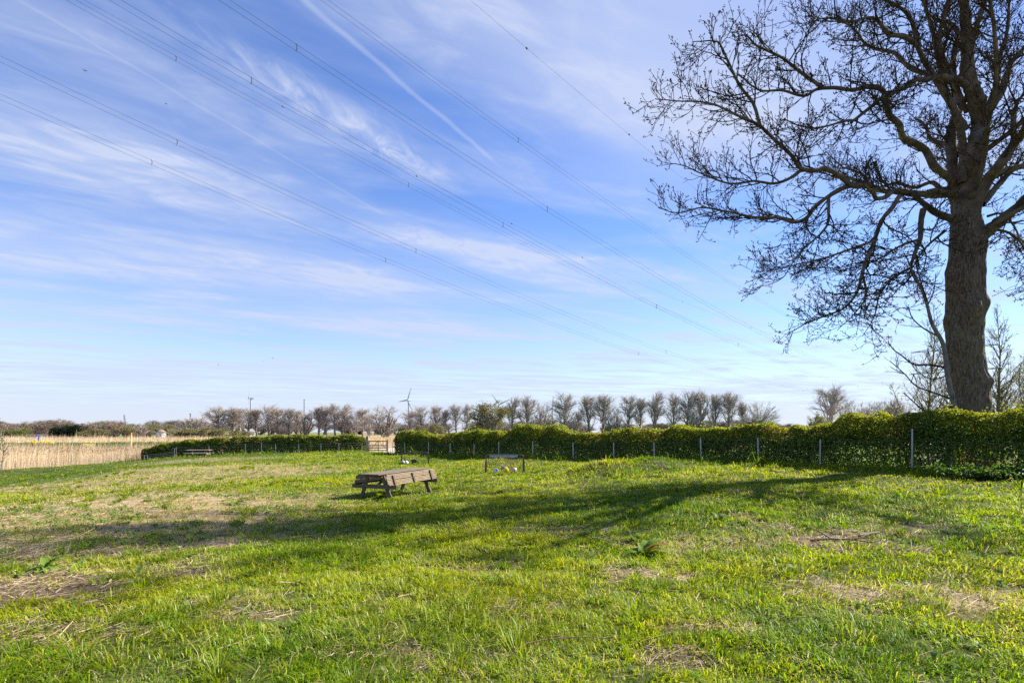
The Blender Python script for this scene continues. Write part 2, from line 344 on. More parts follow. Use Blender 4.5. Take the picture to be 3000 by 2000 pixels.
def build_ground():
    na = 300; rr = np.concatenate([np.linspace(.6, 30, 250), np.linspace(30, 100, 110)[1:], np.geomspace(100, 9000, 40)[1:]])
    an = np.linspace(-math.pi, math.pi, na, endpoint=False)
    an = an[np.argsort(an)]; w = np.abs(np.interp(np.arange(na), [0, na/2, na], [-1, 0, 1]))
    # finer in front of the camera
    t = np.linspace(-1, 1, na, endpoint=False); an = math.pi/2+math.pi*(0.42*t+0.58*t**3)
    X = rr[:, None]*np.cos(an)[None]; Y = rr[:, None]*np.sin(an)[None]; Z = hgt(X, Y)
    V = np.stack([X, Y, Z], -1).reshape(-1, 3); V = np.concatenate([V, [[0, 0, hg(0, 0)]]])
    i = np.arange(len(rr)-1)[:, None]*na; j = np.arange(na)[None]; k = (j+1) % na
    Fc = np.stack([i+j, i+na+j, i+na+k, i+k], -1).reshape(-1, 4)
    x, y = V[:, 0], V[:, 1]; ins = in_poly(x, y, FIELD)
    c = np.empty((len(V), 3)); n = fbm(x*.8, y*.8, 3, 4)[:, None]
    turf = np.array((.036, .048, .012))*(1-n)+np.array((.080, .092, .020))*n
    straw = np.array((.37, .285, .175)); soil = np.array((.105, .075, .052)); sand = np.array((.36, .27, .18))
    d = dry(x, y)[:, None]*.85; c[:] = turf*(1-d)+straw*d
    b = bare(x, y)[:, None]; c = c*(1-b)+soil*b
    for px, py, rx, ry, a, kd in PATCH:
        g = sstep(1.2-np.hypot((x-px)/rx, (y-py)/ry), 0, .5)[:, None]*a
        c = c*(1-g)+(sand if kd == 'sand' else straw*.9 if kd == 'straw' else soil)*g
    out = np.empty_like(c); out[:] = (.30, .225, .14)                       # reed litter and bare fields
    far = np.hypot(x, y)[:, None]; f2 = fbm(x*.01, y*.01, 8, 3)[:, None]
    out = np.where((x[:, None] > -25) & (y[:, None] > 40), np.where((far > 190) & (far < 460), (.09, .14, .03), (.44, .35, .27)), out)
    out = np.where((far > 300) & ~((x[:, None] > -130) & (y[:, None] > 40) & (far < 480)), np.where(f2 > .5, (.10, .15, .04), (.28, .22, .14)), out)
    bankm = (np.exp(-((y-73-.06*(x+60))/2.6)**2)*sstep(-x, 22, 32))[:, None]; out = out*(1-bankm)+np.array((.08, .12, .03))*bankm
    nearh = (hedge_d(x, y) < 0) & (x > -9) & (hedge_d(x, y) > -130); out[nearh] = (.10, .135, .03)
    c = np.where(ins[:, None], c, out)
    make('ground', V, Fc, M['soil'], col=c, smooth=True, kind='structure')
build_ground()

# ------------------------------------------------------------------ blades of grass, straw, reeds
def blades(pos, h, w, az, lean, curl, col, name, mat, **kw):
    n = len(pos); d = np.stack([np.cos(az), np.sin(az), np.zeros(n)], -1); s = np.stack([-np.sin(az), np.cos(az), np.zeros(n)], -1)
    tw = RNG.uniform(-.9, .9, n); s = s*np.cos(tw)[:, None]+d*np.sin(tw)[:, None]
    up = np.array((0, 0, 1.0))
    mid = pos+d*(h*lean*.38)[:, None]+up*(h*.58*np.sqrt(np.maximum(.05, 1-.30*lean**2)))[:, None]
    tip = pos+d*(h*lean)[:, None]+up*(h*np.maximum(.12, (1-curl)*np.sqrt(np.maximum(.03, 1-.55*lean**2))))[:, None]
    V = np.stack([pos-s*(w/2)[:, None], pos+s*(w/2)[:, None], mid-s*(w*.45)[:, None], mid+s*(w*.45)[:, None], tip], 1).reshape(-1, 3)
    b = (np.arange(n)*5)[:, None, None]; Fc = (b+np.array([[0, 1, 3], [0, 3, 2], [2, 3, 4]])[None]).reshape(-1, 3)
    return make(name, V, Fc, mat, col=np.repeat(col, 5, 0), **kw)
RNG = np.random.default_rng(11)
def scatter(r0, r1, dens, th=1.98):
    n = int(th/2*(r1*r1-r0*r0)*dens); r = np.sqrt(RNG.uniform(r0*r0, r1*r1, n)); a = math.pi/2+RNG.uniform(-th/2, th/2, n)
    return r*np.cos(a), r*np.sin(a)
def build_grass():
    X = []; Y = []
    for r0, r1, dn in ((2.6, 5, 6200), (5, 9, 3300), (9, 15, 1350), (15, 25, 430), (25, 40, 140), (40, 64, 52)):
        x, y = scatter(r0, r1, dn); X.append(x); Y.append(y)
    x = np.concatenate(X); y = np.concatenate(Y)
    k = in_poly(x, y, FIELD) & (hedge_d(x, y) > -.3); x, y = x[k], y[k]
    b = bare(x, y); d = dry(x, y); cl = fbm(x*1.15, y*1.15, 21, 3); c2 = fbm(x*4.5, y*4.5, 22, 2)
    patchy = sstep(vn(x*2.6, y*2.6, 91), .25, .7)
    keep = RNG.random(len(x)) < (1-.93*b)*(1-d*(.55+.43*(1-patchy)))*(.28+.95*sstep(c2, .36, .60))
    x, y, b, d, cl, c2 = [q[keep] for q in (x, y, b, d, cl, c2)]
    n = len(x); r = np.hypot(x, y); hd = hedge_d(x, y)
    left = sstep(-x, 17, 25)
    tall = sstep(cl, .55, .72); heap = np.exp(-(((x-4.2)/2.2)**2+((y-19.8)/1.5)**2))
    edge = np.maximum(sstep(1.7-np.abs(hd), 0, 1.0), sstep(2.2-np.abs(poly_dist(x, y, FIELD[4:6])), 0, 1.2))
    lodh = 1+.012*r
    h = (.036+.045*c2+.08*tall*RNG.random(n))*RNG.lognormal(0, .33, n)*lodh*(1+2.0*edge+1.0*heap)*(1-.25*left)
    w = (.0030+.0018*RNG.random(n))*(1+r/5.5)
    faz = 2*math.pi*2*fbm(x*.7, y*.7, 61, 2)+3.4
    az = faz+RNG.normal(0, 1.15, n)
    lean = np.clip(RNG.normal(.82, .34, n)+.2*tall, .1, 1.3); curl = np.clip(RNG.normal(.25, .2, n)+.2*tall, 0, .8)
    g = RNG.random(n)[:, None]; hue = fbm(x*.35, y*.35, 71, 3)[:, None]; hue = sstep(hue+.55*(g-.5), .32, .72)
    col = np.array((.120, .228, .007))*(1-hue)+np.array((.335, .372, .011))*hue
    col = col*RNG.uniform(.72, 1.28, (n, 1))
    ps = .05+.36*d+.25*b+.16*sstep(fbm(x*1.6, y*1.6, 83, 3), .54, .72)
    ps = ps*(1-.7*left)*(1-.6*edge); st = RNG.random(n) < ps
    col[st] = np.array((.40, .345, .16))*RNG.uniform(.7, 1.25, (st.sum(), 1))
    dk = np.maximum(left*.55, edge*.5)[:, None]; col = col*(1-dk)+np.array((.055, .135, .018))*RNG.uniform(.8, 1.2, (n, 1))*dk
    # spreading tufts: long blades fanning out from one crown
    TX, TY = [], []
    for r0, r1, dn in ((2.2, 6, 7.0), (6, 12, 4.6), (12, 22, 1.8), (22, 40, .4)):
        tx, ty = scatter(r0, r1, dn); TX.append(tx); TY.append(ty)
    tx = np.concatenate(TX); ty = np.concatenate(TY); k = in_poly(tx, ty, FIELD) & (RNG.random(len(tx)) < (.25+1.2*sstep(fbm(tx*.5, ty*.5, 29, 3), .42, .62))*(1-.8*bare(tx, ty))*(1-.6*dry(tx, ty))) & (hedge_d(tx, ty) > 0); tx, ty = tx[k], ty[k]
    nt_ = len(tx); m = RNG.integers(26, 80, nt_); ti = np.repeat(np.arange(nt_), m); N = len(ti); sz = RNG.lognormal(-2.05, .35, nt_); ta = RNG.uniform(0, 6.28, N); tr_ = sz[ti]*.55*np.sqrt(RNG.random(N))
    gx, gy = tx[ti]+tr_*np.cos(ta), ty[ti]+tr_*np.sin(ta); gr = np.hypot(gx, gy); gh = sz[ti]*RNG.uniform(.55, 1.25, N)*(1+.008*gr); thue = RNG.random(nt_)[ti][:, None]*.6+.4*RNG.random((N, 1))
    gc = (np.array((.085, .185, .008))*(1-thue)+np.array((.270, .320, .014))*thue)*RNG.uniform(.75, 1.2, (N, 1)); sg = RNG.random(N) < .06; gc[sg] = np.array((.42, .36, .17))
    x = np.concatenate([x, gx]); y = np.concatenate([y, gy]); h = np.concatenate([h, gh]); w = np.concatenate([w, (.0034+.002*RNG.random(N))*(1+gr/6)]); az = np.concatenate([az, ta+RNG.normal(0, .5, N)])
    lean = np.concatenate([lean, np.clip(.35+.75*tr_/(sz[ti]*.55)+RNG.normal(0, .2, N), .08, 1.3)]); curl = np.concatenate([curl, np.clip(RNG.normal(.35, .2, N), 0, .85)]); col = np.concatenate([col, gc])
    z = hgt(x, y)-.004
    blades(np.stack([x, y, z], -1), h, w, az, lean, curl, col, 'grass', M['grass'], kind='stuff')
build_grass()
def build_straw():
    X = []; Y = []
    for r0, r1, dn in ((2, 6, 420), (6, 10, 420), (10, 17, 260), (17, 30, 80), (30, 50, 16)):
        x, y = scatter(r0, r1, dn); X.append(x); Y.append(y)
    x = np.concatenate(X); y = np.concatenate(Y); k = in_poly(x, y, FIELD); x, y = x[k], y[k]
    p = np.clip(1.1*dry(x, y)+.9*bare(x, y)+.06, 0, 1); k = RNG.random(len(x)) < p; x, y = x[k], y[k]; n = len(x); r = np.hypot(x, y)
    L = RNG.lognormal(-2.25, .55, n)*(1+.01*r); w = (.0026+.002*RNG.random(n))*(1+r/6)
    az = RNG.normal(.5, .9, n); ti = RNG.normal(.08, .14, n)
    d = np.stack([np.cos(az)*np.cos(ti), np.sin(az)*np.cos(ti), np.sin(ti)], -1); s = np.stack([-np.sin(az), np.cos(az), RNG.normal(0, .4, n)], -1)
    P = np.stack([x, y, hgt(x, y)+RNG.uniform(.008, .04, n)], -1)
    V = np.stack([P-d*(L/2)[:, None]-s*(w/2)[:, None], P-d*(L/2)[:, None]+s*(w/2)[:, None], P+d*(L/2)[:, None]+s*(w*.3)[:, None], P+d*(L/2)[:, None]-s*(w*.3)[:, None]], 1).reshape(-1, 3)
    Fc = (np.arange(n)*4)[:, None]+np.arange(4)[None]
    g = RNG.random((n, 1)); col = (np.array((.55, .44, .27))*g+np.array((.30, .22, .13))*(1-g))
    make('straw', V, Fc, M['reed'], col=np.repeat(col, 4, 0), kind='stuff')
build_straw()
def leaf_quads(P, N, L, W, rng, fold=.25):
    """one pointed, folded leaf per point: 4 vertices, 2 triangles' worth of bent quad"""
    n = len(P); N = N/(np.linalg.norm(N, axis=1, keepdims=True)+1e-9)
    a = rng.normal(size=(n, 3)); T = a-N*(a*N).sum(1, keepdims=True); T /= np.linalg.norm(T, axis=1, keepdims=True)+1e-9; B = np.cross(N, T)
    V = np.stack([P-T*(L*.5)[:, None], P+B*(W*.5)[:, None]+N*(W*fold)[:, None], P+T*(L*.5)[:, None]-N*(L*.1)[:, None], P-B*(W*.5)[:, None]+N*(W*fold)[:, None]], 1).reshape(-1, 3)
    b = (np.arange(n)*4)[:, None, None]; Fc = (b+np.array([[0, 1, 2], [0, 2, 3]])[None]).reshape(-1, 3)
    return V, Fc
def build_weeds():
    # low broad-leaved weeds in the strawy ground: rosettes of long bent leaves
    X = []; Y = []
    for r0, r1, dn in ((3.5, 10, 26), (10, 18, 20), (18, 34, 6)):
        x, y = scatter(r0, r1, dn); X.append(x); Y.append(y)
    x = np.concatenate(X); y = np.concatenate(Y); k = in_poly(x, y, FIELD); x, y = x[k], y[k]
    k = RNG.random(len(x)) < np.clip(dry(x, y)*1.2*sstep(vn(x*.9, y*.9, 55), .3, .6)+.05+.5*np.exp(-((x-2.4)/2.4)**2-((y-8.6)/1.6)**2), 0, 1); x, y = x[k], y[k]
    m = 9; n = len(x)*m; px = np.repeat(x, m)+RNG.normal(0, .05, n); py = np.repeat(y, m)+RNG.normal(0, .05, n); az = RNG.uniform(0, 2*math.pi, n)
    L = RNG.uniform(.07, .17, n); w = L*RNG.uniform(.18, .32, n); el = RNG.uniform(.15, 1.0, n)
    d = np.stack([np.cos(az)*np.cos(el), np.sin(az)*np.cos(el), np.sin(el)], -1); s = np.stack([-np.sin(az), np.cos(az), 0*az], -1)
    P0 = np.stack([px, py, hgt(px, py)+.005], -1); Pm = P0+d*(L*.55)[:, None]; Pt = P0+d*L[:, None]-np.array((0, 0, 1))*(L*.28)[:, None]
    V = np.stack([P0, Pm+s*(w/2)[:, None], Pt, Pm-s*(w/2)[:, None]], 1).reshape(-1, 3); b = (np.arange(n)*4)[:, None, None]; Fc = (b+np.array([[0, 1, 3], [1, 2, 3]])[None]).reshape(-1, 3)
    g = RNG.random((n, 1)); col = np.array((.07, .145, .018))*(1-g)+np.array((.16, .24, .035))*g
    make('weeds', V, Fc, M['dock'], col=np.repeat(col, 4, 0), kind='stuff')
build_weeds()
def build_reeds():
    def strip(n, x0, x1, y0, y1, hm, wd, name):
        x = RNG.uniform(x0, x1, n); y = RNG.uniform(y0, y1, n); k = ~in_poly(x, y, FIELD) & (x < -20-(y-50)*.15) & (poly_dist(x, y, FIELD) > .5)
        k &= np.abs(y-73-.06*(x+60)) > 3.4
        k &= ((x/y) < -.53)|(y > 80)
        x, y = x[k], y[k]; n = len(x); cl = fbm(x*.35, y*.35, 15, 3)
        h = hm*(.75+.5*cl)*RNG.lognormal(0, .28, n); w = wd*RNG.uniform(.6, 1.4, n); az = RNG.normal(.3, .9, n)
        g = RNG.random((n, 1)); g2 = fbm(x*.25, y*.25, 19, 3)[:, None]
        col = (np.array((.52, .395, .265))*(1-g)+np.array((.72, .60, .45))*g)*(.55+.8*g2)
        dkm = RNG.random(n) < .10; col[dkm] = np.array((.20, .14, .085))
        blades(np.stack([x, y, hgt(x, y)-.05], -1), h, w, az, np.clip(np.abs(RNG.normal(.12, .12, n)), .01, .7), RNG.uniform(0, .06, n), col, name, M['reed'], kind='stuff')
    strip(150000, -95, -30, 30, 70, 1.28, .015, 'reeds')
    strip(110000, -220, -24, 77, 190, 1.4, .05, 'reeds_beyond_bank')
    # plumes on the reeds
    n = 9000; x = RNG.uniform(-90, -34, n); y = RNG.uniform(44, 68, n); k = ~in_poly(x, y, FIELD) & ((x/y) < -.53) & (poly_dist(x, y, FIELD) > 1) & (np.abs(y-73-.06*(x+60)) > 3.4); x, y = x[k], y[k]; n = len(x)
    P = np.stack([x, y, hgt(x, y)+1.28*(.75+.5*fbm(x*.35, y*.35, 15, 3))*RNG.uniform(.85, 1.15, n)], -1)
    V, Fc = leaf_quads(P, RNG.normal(size=(n, 3)), RNG.uniform(.10, .22, n), RNG.uniform(.04, .08, n), RNG)
    make('reed_plumes', V, Fc, M['reed'], col=np.repeat(np.array((.17, .115, .085))*RNG.uniform(.7, 1.3, (n, 1)), 4, 0), kind='stuff')
    # long grass on the bank
    n = 26000; x = RNG.uniform(-115, -26, n); y = 73+.06*(x+60)+RNG.normal(0, 2.0, n); g = RNG.random((n, 1))
    k = (x/y) < -.36; x, y, g = x[k], y[k], g[k]; n = len(x)
    blades(np.stack([x, y, hgt(x, y)-.02], -1), RNG.uniform(.25, .55, n), RNG.uniform(.03, .07, n), RNG.uniform(0, 6.28, n), np.clip(RNG.normal(.5, .3, n), .05, 1.2), RNG.uniform(0, .4, n),
           np.array((.05, .125, .02))*(1-g)+np.array((.13, .20, .04))*g, 'bank_grass', M['grass'], kind='stuff')
build_reeds()

# ------------------------------------------------------------------ hedges
def hedge(name, label, a, b, prof, half, rng, lod, base_gap):
    """prof: (distance along, top height) pairs; leaves fill a rounded, lumpy body behind the fence"""
    t = thing(name, label, 'hedge', (*((a+b)/2), hg(*((a+b)/2))))
    o3 = np.array(t.location); L = np.linalg.norm(b-a); d = (b-a)/L; nrm = np.array((d[1], -d[0]))
    if nrm@(-(a+b)/2) > 0: nrm = -nrm                                 # pointing away from the camera
    ps = np.array(prof)
    NV = []; NF = []; NC = []; off = 0; step = 2.0
    for s0 in np.arange(0, L, step):
        s1 = min(L, s0+step); mid = a+d*(s0+s1)/2; dist = np.hypot(*mid); ls = .044+lod*dist*1.15
        per = 2.0*2+half*2+1.2; n = int(per*(s1-s0)*3.0/(ls*ls*.55))
        s = rng.uniform(s0, s1, n); q = rng.random(n)
        top = np.interp(s, ps[:, 0], ps[:, 1])
        ex = a[0]+d[0]*s; ey = a[1]+d[1]*s; gz = hgt(ex, ey); H = np.maximum(.3, top-gz)*(1+.13*(vn(s*1.1, s*0, 51)-.5)+.10*(vn(s*3.7, s*0, 52)-.5))
        # cross-section: superellipse, parametrised by angle from the front foot over the top to the back foot
        th = math.pi*rng.beta(.85, 1.0, n); ee = .42
        cx = -np.sign(np.cos(th))*np.abs(np.cos(th))**ee; cz = np.abs(np.sin(th))**ee
        lump = 1+.34*(fbm(s*.9+7, th*2.2, int(L), 3)-.5)+.50*(vn(s*2.3, th*4, 5)-.5)+.26*(vn(s*6.5, th*9, 8)-.5)
        endr = np.sqrt(np.clip(1-(np.clip(1-np.minimum(s, L-s)/.8, 0, 1))**2, .05, 1))
        ins = 1-np.abs(rng.normal(0, .12, n))-(rng.random(n) < .38)*rng.uniform(0, .7, n)
        yy = half+.25+cx*half*lump*ins*endr; zz = H*(.04+cz*.96*(.93+.07*lump)*np.where(cz > .6, .5+.5*ins, 1))*endr**.3
        zz = np.where(rng.random(n) < .36, zz*rng.random(n), zz)
        spr = (rng.random(n) < .10)*(cz > .85)*(vn(s*5, s*0, 6) > .55); zz = zz+spr*rng.exponential(.09, n); dead = fbm(s*1.1, zz*1.6, 37, 3) > .66
        thin = (zz/H < base_gap) & (rng.random(n) < fbm(s*.7, s*0, 3, 2)*.16); k = ~thin & (~dead | (rng.random(n) < .6))
        s, yy, zz, gz, cx, cz, H, dead = [v[k] for v in (s, yy, zz, gz, cx, cz, H, dead)]; n = len(s)
        P = np.stack([a[0]+d[0]*s+nrm[0]*yy, a[1]+d[1]*s+nrm[1]*yy, gz+zz], -1)-o3
        N = np.stack([nrm[0]*cx, nrm[1]*cx, cz*.9+.15], -1)*.55+rng.normal(0, .55, (n, 3))
        V, Fc = leaf_quads(P, N, ls*rng.uniform(.7, 1.5, n), ls*rng.uniform(.5, 1.05, n), rng)
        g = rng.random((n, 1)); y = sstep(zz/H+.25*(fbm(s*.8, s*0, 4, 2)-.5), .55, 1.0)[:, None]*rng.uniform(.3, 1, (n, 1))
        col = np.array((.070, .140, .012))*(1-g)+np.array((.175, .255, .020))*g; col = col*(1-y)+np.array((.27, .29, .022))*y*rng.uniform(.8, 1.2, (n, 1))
        br = (rng.random(n) < .05)|(dead & (rng.random(n) < .35)); col[br] = np.array((.16, .085, .035))
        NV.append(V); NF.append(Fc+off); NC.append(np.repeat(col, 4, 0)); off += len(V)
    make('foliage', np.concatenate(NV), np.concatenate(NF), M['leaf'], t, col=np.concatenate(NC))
    nb = NB()
    for i in range(int(L*9)):
        s = rng.uniform(.2, L-.2); top = np.interp(s, ps[:, 0], ps[:, 1]); p = a+d*s+nrm*(half+.25+rng.uniform(-.7, .7)*half*.7); z = hg(*p); H = (top-z)*rng.uniform(.6, .93)
        q = np.array([[p[0]+rng.normal(0, .06)*k*H, p[1]+rng.normal(0, .06)*k*H, z-.05+k*H] for k in (0, .3, .6, 1)])-o3
        q[:, :2] = q[0, :2]+np.cumsum(rng.normal(0, .09, (4, 2)), 0)
        V, Fc = tube(q, np.array((.016, .013, .010, .005))*rng.uniform(.6, 1.5), 4); nb.add(V, Fc)
    nb.build('stems', M['twig'], t)
    return t
def along(u):                                                       # the point of the near fence line seen at photo column u
    k = (u-1500)/F; n = A0[0]-k*A0[1]; m = HD[0]-k*HD[1]; s = -n/m; return s, A0+HD*s
prof_px = [(1140, 1275), (1150, 1266), (1165, 1262), (1210, 1265), (1262, 1278), (1300, 1267), (1340, 1260), (1400, 1262), (1462, 1270), (1480, 1256), (1500, 1243), (1520, 1239), (1548, 1246), (1568, 1260), (1585, 1252), (1605, 1248), (1640, 1257), (1680, 1268), (1715, 1272), (1750, 1264), (1800, 1259), (1900, 1252), (2060, 1250), (2200, 1244), (2300, 1247), (2370, 1240), (2405, 1228), (2440, 1215), (2480, 1214), (2530, 1220), (2600, 1218), (2700, 1217), (2750, 1206), (2790, 1210), (2850, 1220), (2900, 1209), (3000, 1203), (3120, 1200), (3400, 1190)]
prof = []
for u, v in prof_px:
    s, p = along(u); prof.append((s, EYE+(HZ-v)/F*(p[1]+.7)))
hr = np.random.default_rng(5)
hedge('hedge', 'long clipped green hedge with rounded humps, running from the gate to the big tree', A0+HD*0, A0+HD*(prof[-1][0]), prof, .62, hr, .0011, .38)
LB = np.linalg.norm(B1-B0); lprof = []
for u, v in [(428, 1312), (445, 1303), (480, 1297), (520, 1291), (600, 1286), (640, 1281), (700, 1275), (760, 1277), (830, 1275), (880, 1274), (960, 1277), (1010, 1274), (1060, 1276), (1076, 1282)]:
    k = (u-1500)/F; dd = (B1-B0)/LB; s = -(B0[0]-k*B0[1])/(dd[0]-k*dd[1]); lprof.append((max(0, s), EYE+(HZ-v)/F*(B0[1]+dd[1]*s+.7)))
hedge('hedge', 'far low green hedge to the left of the wooden gate, behind the small picnic table', B0, B1-(B1-B0)/LB*.35, lprof, .65, hr, .0011, .3)

# ------------------------------------------------------------------ wire fences with steel posts
def steel_post(parent, x, y, h, o, lean=(0, 0), r=.024):
    z = hg(x, y); m = MB(); c = np.array((x, y, z-.15))-o
    for ox, oy, sx, sy in ((0, 0, r*1.5, .006), (0, .014, .006, .03)):
        tip = (c[0]+lean[0]*h, c[1]+lean[1]*h, c[2]+.15+h)
        m.bar((c[0]+ox, c[1]+oy, c[2]), (tip[0]+ox, tip[1]+oy, tip[2]), sx, sy, up=(0, 1, 0))
    return m.build('post', M['zinc'], parent)
def fence_wires(parent, pts, zs, o, vstep, r, rng):
    nb = NB()
    for z in zs:
        P = [];
        for i in range(len(pts)-1):
            a, b = pts[i], pts[i+1]; n = 5
            for j in range(n+(i == len(pts)-2)):
                t = j/n; p = a+(b-a)*t; P.append((p[0], p[1], hg(*p)+z-.03*math.sin(math.pi*t)+rng.normal(0, .006)))
        V, Fc = tube(np.array(P)-o, r, 4); nb.add(V, Fc)
    if vstep:
        for i in range(len(pts)-1):
            a, b = pts[i], pts[i+1]; n = max(2, int(np.linalg.norm(b-a)/vstep))
            for j in range(1, n):
                p = a+(b-a)*(j/n); z = hg(*p)
                V, Fc = tube(np.array([(p[0]+rng.normal(0, .01), p[1], z+zs[0]), (p[0]+rng.normal(0, .02), p[1], z+(zs[0]+zs[-1])/2), (p[0], p[1], z+zs[-1]-.02)])-o, r*.9, 4); nb.add(V, Fc)
    nb.build('wire_mesh', M['wire'], parent)
fr = np.random.default_rng(8)
f1 = thing('wire_fence', 'wire mesh fence on steel posts along the long hedge right of the gate', 'fence', (*along(1900)[1], hg(*along(1900)[1]))); o1 = np.array(f1.location)
pts1 = []
for u, h, ln in [(1150, 1.0, 0), (1187, 1.0, 0), (1255, 1.02, 0), (1318, 1.0, .01), (1388, 1.0, 0), (1461, 1.0, 0), (1561, 1.02, 0), (1680, .98, 0), (1798, 1.0, 0), (1918, 1.0, 0), (2055, 1.05, 0), (2222, 1.0, 0), (2402, 1.0, 0), (2672, 1.35, -.03), (3080, 1.2, 0)]:
    p = along(u)[1]; pts1.append(p); steel_post(f1, p[0], p[1], h*fr.uniform(.97, 1.04), o1, (ln+fr.normal(0, .018), fr.normal(0, .02)), .03)
fence_wires(f1, pts1, (.12, .28, .44, .60, .78, .95), o1, .24, .0018, fr)
f2 = thing('wire_fence', 'far wire fence on steel posts before the hedge left of the gate', 'fence', (*((B0+B1)/2), hg(*((B0+B1)/2)))); o2 = np.array(f2.location); pts2 = []
for u in (519, 615, 721, 768, 809, 877, 942, 994, 1062):
    k = (u-1500)/F; dd = (B1-B0)/LB; s = -(B0[0]-k*B0[1])/(dd[0]-k*dd[1]); p = B0+dd*s; pts2.append(p); steel_post(f2, p[0], p[1]-.15, {768: 1.15}.get(u, .98), o2, (0, 0), .034)
fence_wires(f2, pts2, (.2, .45, .7, .92), o2, 0, .006, fr)
f3 = thing('wire_fence', 'low wire fence on thin grey posts along the edge of the reeds on the left', 'fence', (-38.7, 45, hg(-38.7, 45))); o3 = np.array(f3.location); pts3 = []
for (x, y, h) in ((-39.9, 30, .95), (-39.6, 39.8, .9), (-38.7, 45, 1.0), (-36.7, 50, 1.0), (-35.2, 49.0, .55), (-34.6, 48.6, .6), (-32.7, 49.6, .9)):
    p = np.array((x, y)); pts3.append(p); steel_post(f3, x, y, h, o3, (0, 0), .03)
fence_wires(f3, pts3, (.15, .3, .45, .58), o3, 0, .010, fr)

# ------------------------------------------------------------------ the wooden gate
def build_gate():
    y0 = 52.2; xl = (1077-1500)/F*y0; xr = (1134-1500)/F*y0; z = hg((xl+xr)/2, y0)
    t = thing('field_gate', 'wooden five bar field gate between the two hedges', 'gate', ((xl+xr)/2, y0, z)); W = xr-xl
    m = MB(); m.box((-W/2-.02, 0, .78), (.26, .24, 1.7), bev=.02); m.build('gate_post', M['wood_grey'], t)
    m = MB(); m.box((W/2+.05, .05, .6), (.10, .12, 1.35), bev=.01); m.build('gate_post', M['wood_dark'], t)
    for zz in (.18, .42, .66, .9, 1.10):
        if zz == .9: continue
        m = MB(); m.box((.04, 0, zz), (W-.16, .035, .10), bev=.006); m.build('rail', M['wood_gate'], t)
    for x in (-W/2+.16, .1, W/2-.05):
        m = MB(); m.box((x, -.04, .62), (.075, .035, 1.14), bev=.006); m.build('upright', M['wood_gate'], t)
    for a, b in (((-W/2+.2, -.075, .14), (.08, -.075, 1.12)), ((W/2-.08, -.075, .34), (.12, -.075, 1.12))):
        m = MB(); m.bar(a, b, .035, .07, (0, 1, 0)); m.build('brace', M['wood_gate'], t)
build_gate()

# ------------------------------------------------------------------ the picnic table with its benches folded up
def plank_set(m, L, ws, y0, z, th, gap, ends=0.0, rng=random):
    y = y0
    for w in ws:
        e = rng.uniform(-.006, .006); m.box((e, y+w/2, z), (L, w, th), bev=.006); y += w+gap
def build_table():
    a = math.atan2(.879, .477); x, y = -3.55, 15.75; z = hg(x, y)
    t = thing('picnic_table', 'weathered wooden picnic table in the field with both benches folded up', 'table', (x, y, z), a); t.rotation_euler = (R(-1.0), R(-1.2), a); L = 2.22
    rng = random.Random(4); m = MB(); plank_set(m, L+.12, (.145,)*5, -.372, .735, .036, .006, rng=rng); top = m.build('tabletop', M['wood_top'], t)
    for xx in (-.96, 0, .96): m = MB(); m.box((xx, 0, .677), (.07, .66, .075), bev=.005); m.build('cross_batten', M['wood_dark'], t)
    for sx in (-.93, .93):
        for sy in (-1, 1):
            m = MB(); m.bar((sx+.035*(-1 if sx > 0 else 1), sy*.60, -.06), (sx+.035*(-1 if sx > 0 else 1), sy*.28, .70), .045, .125, (0, 1, 0), bev=.005); lg = m.build('leg', M['wood_dark'], t)
            for k, f in ((.36, .03), (.40, -.03), (.66, .02)):
                yy = sy*(.60-.32*(k+.06)/.76)
                bm = MB(); bm.sphere((sx+(-.036 if sx < 0 else .036)+(.035 if sx < 0 else -.035), yy+f, k), .012, 8, 5); bm.build('bolt', M['bolt'], lg)
        m = MB(); m.box((sx-.02*(1 if sx < 0 else -1)+(-.005 if sx < 0 else .005), 0, .375), (.045, 1.72, .115), bev=.006); m.build('bench_beam', M['wood_dark'], t)
    for sx in (-1, 1):
        m = MB(); m.bar((sx*.80, 0, .40), (sx*.25, 0, .67), .04, .09, (0, 1, 0)); m.build('brace', M['wood_dark'], t)
    for sy in (-1, 1):
        # the bench board stands on its hinge, leaning in towards the tabletop
        m = MB(); th = .032; ang = R(19)
        def loc(s, v, n): return (s, sy*(.655-v*math.sin(ang)+n*math.cos(ang)), .415+v*math.cos(ang)+n*math.sin(ang))
        Mx = np.array(((1, 0, 0), (0, -sy*math.sin(ang), sy*math.cos(ang)), (0, math.cos(ang), math.sin(ang)))).T
        Mx = np.stack([np.array((1, 0, 0)), np.array((0, -sy*math.sin(ang), math.cos(ang))), np.array((0, sy*math.cos(ang), math.sin(ang)))], 1)
        v = .0
        for k in range(2):
            for g in range(4):
                w = .033; e = -.045 if (k == 0 and g == 0) or (k == 1 and g == 3) else 0
                m.box(loc(.06, v+w/2, 0), (L+.06+e*2, w, th), Mx, bev=.006); v += w+.0075
            m.box(loc(.06, v-.0825, -.006), (L-.02, .155, .018), Mx, bev=.003); v += .012
        se = m.build('bench_seat', M['wood'] if sy < 0 else M['wood_shade_tone'], t)
        for xx in (-.80, .06, .92):
            b = MB(); b.box(loc(xx, .125, .016+.02), (.075, .335, .04), Mx, bev=.006); b.build('batten', M['wood_dark'], se)
build_table()

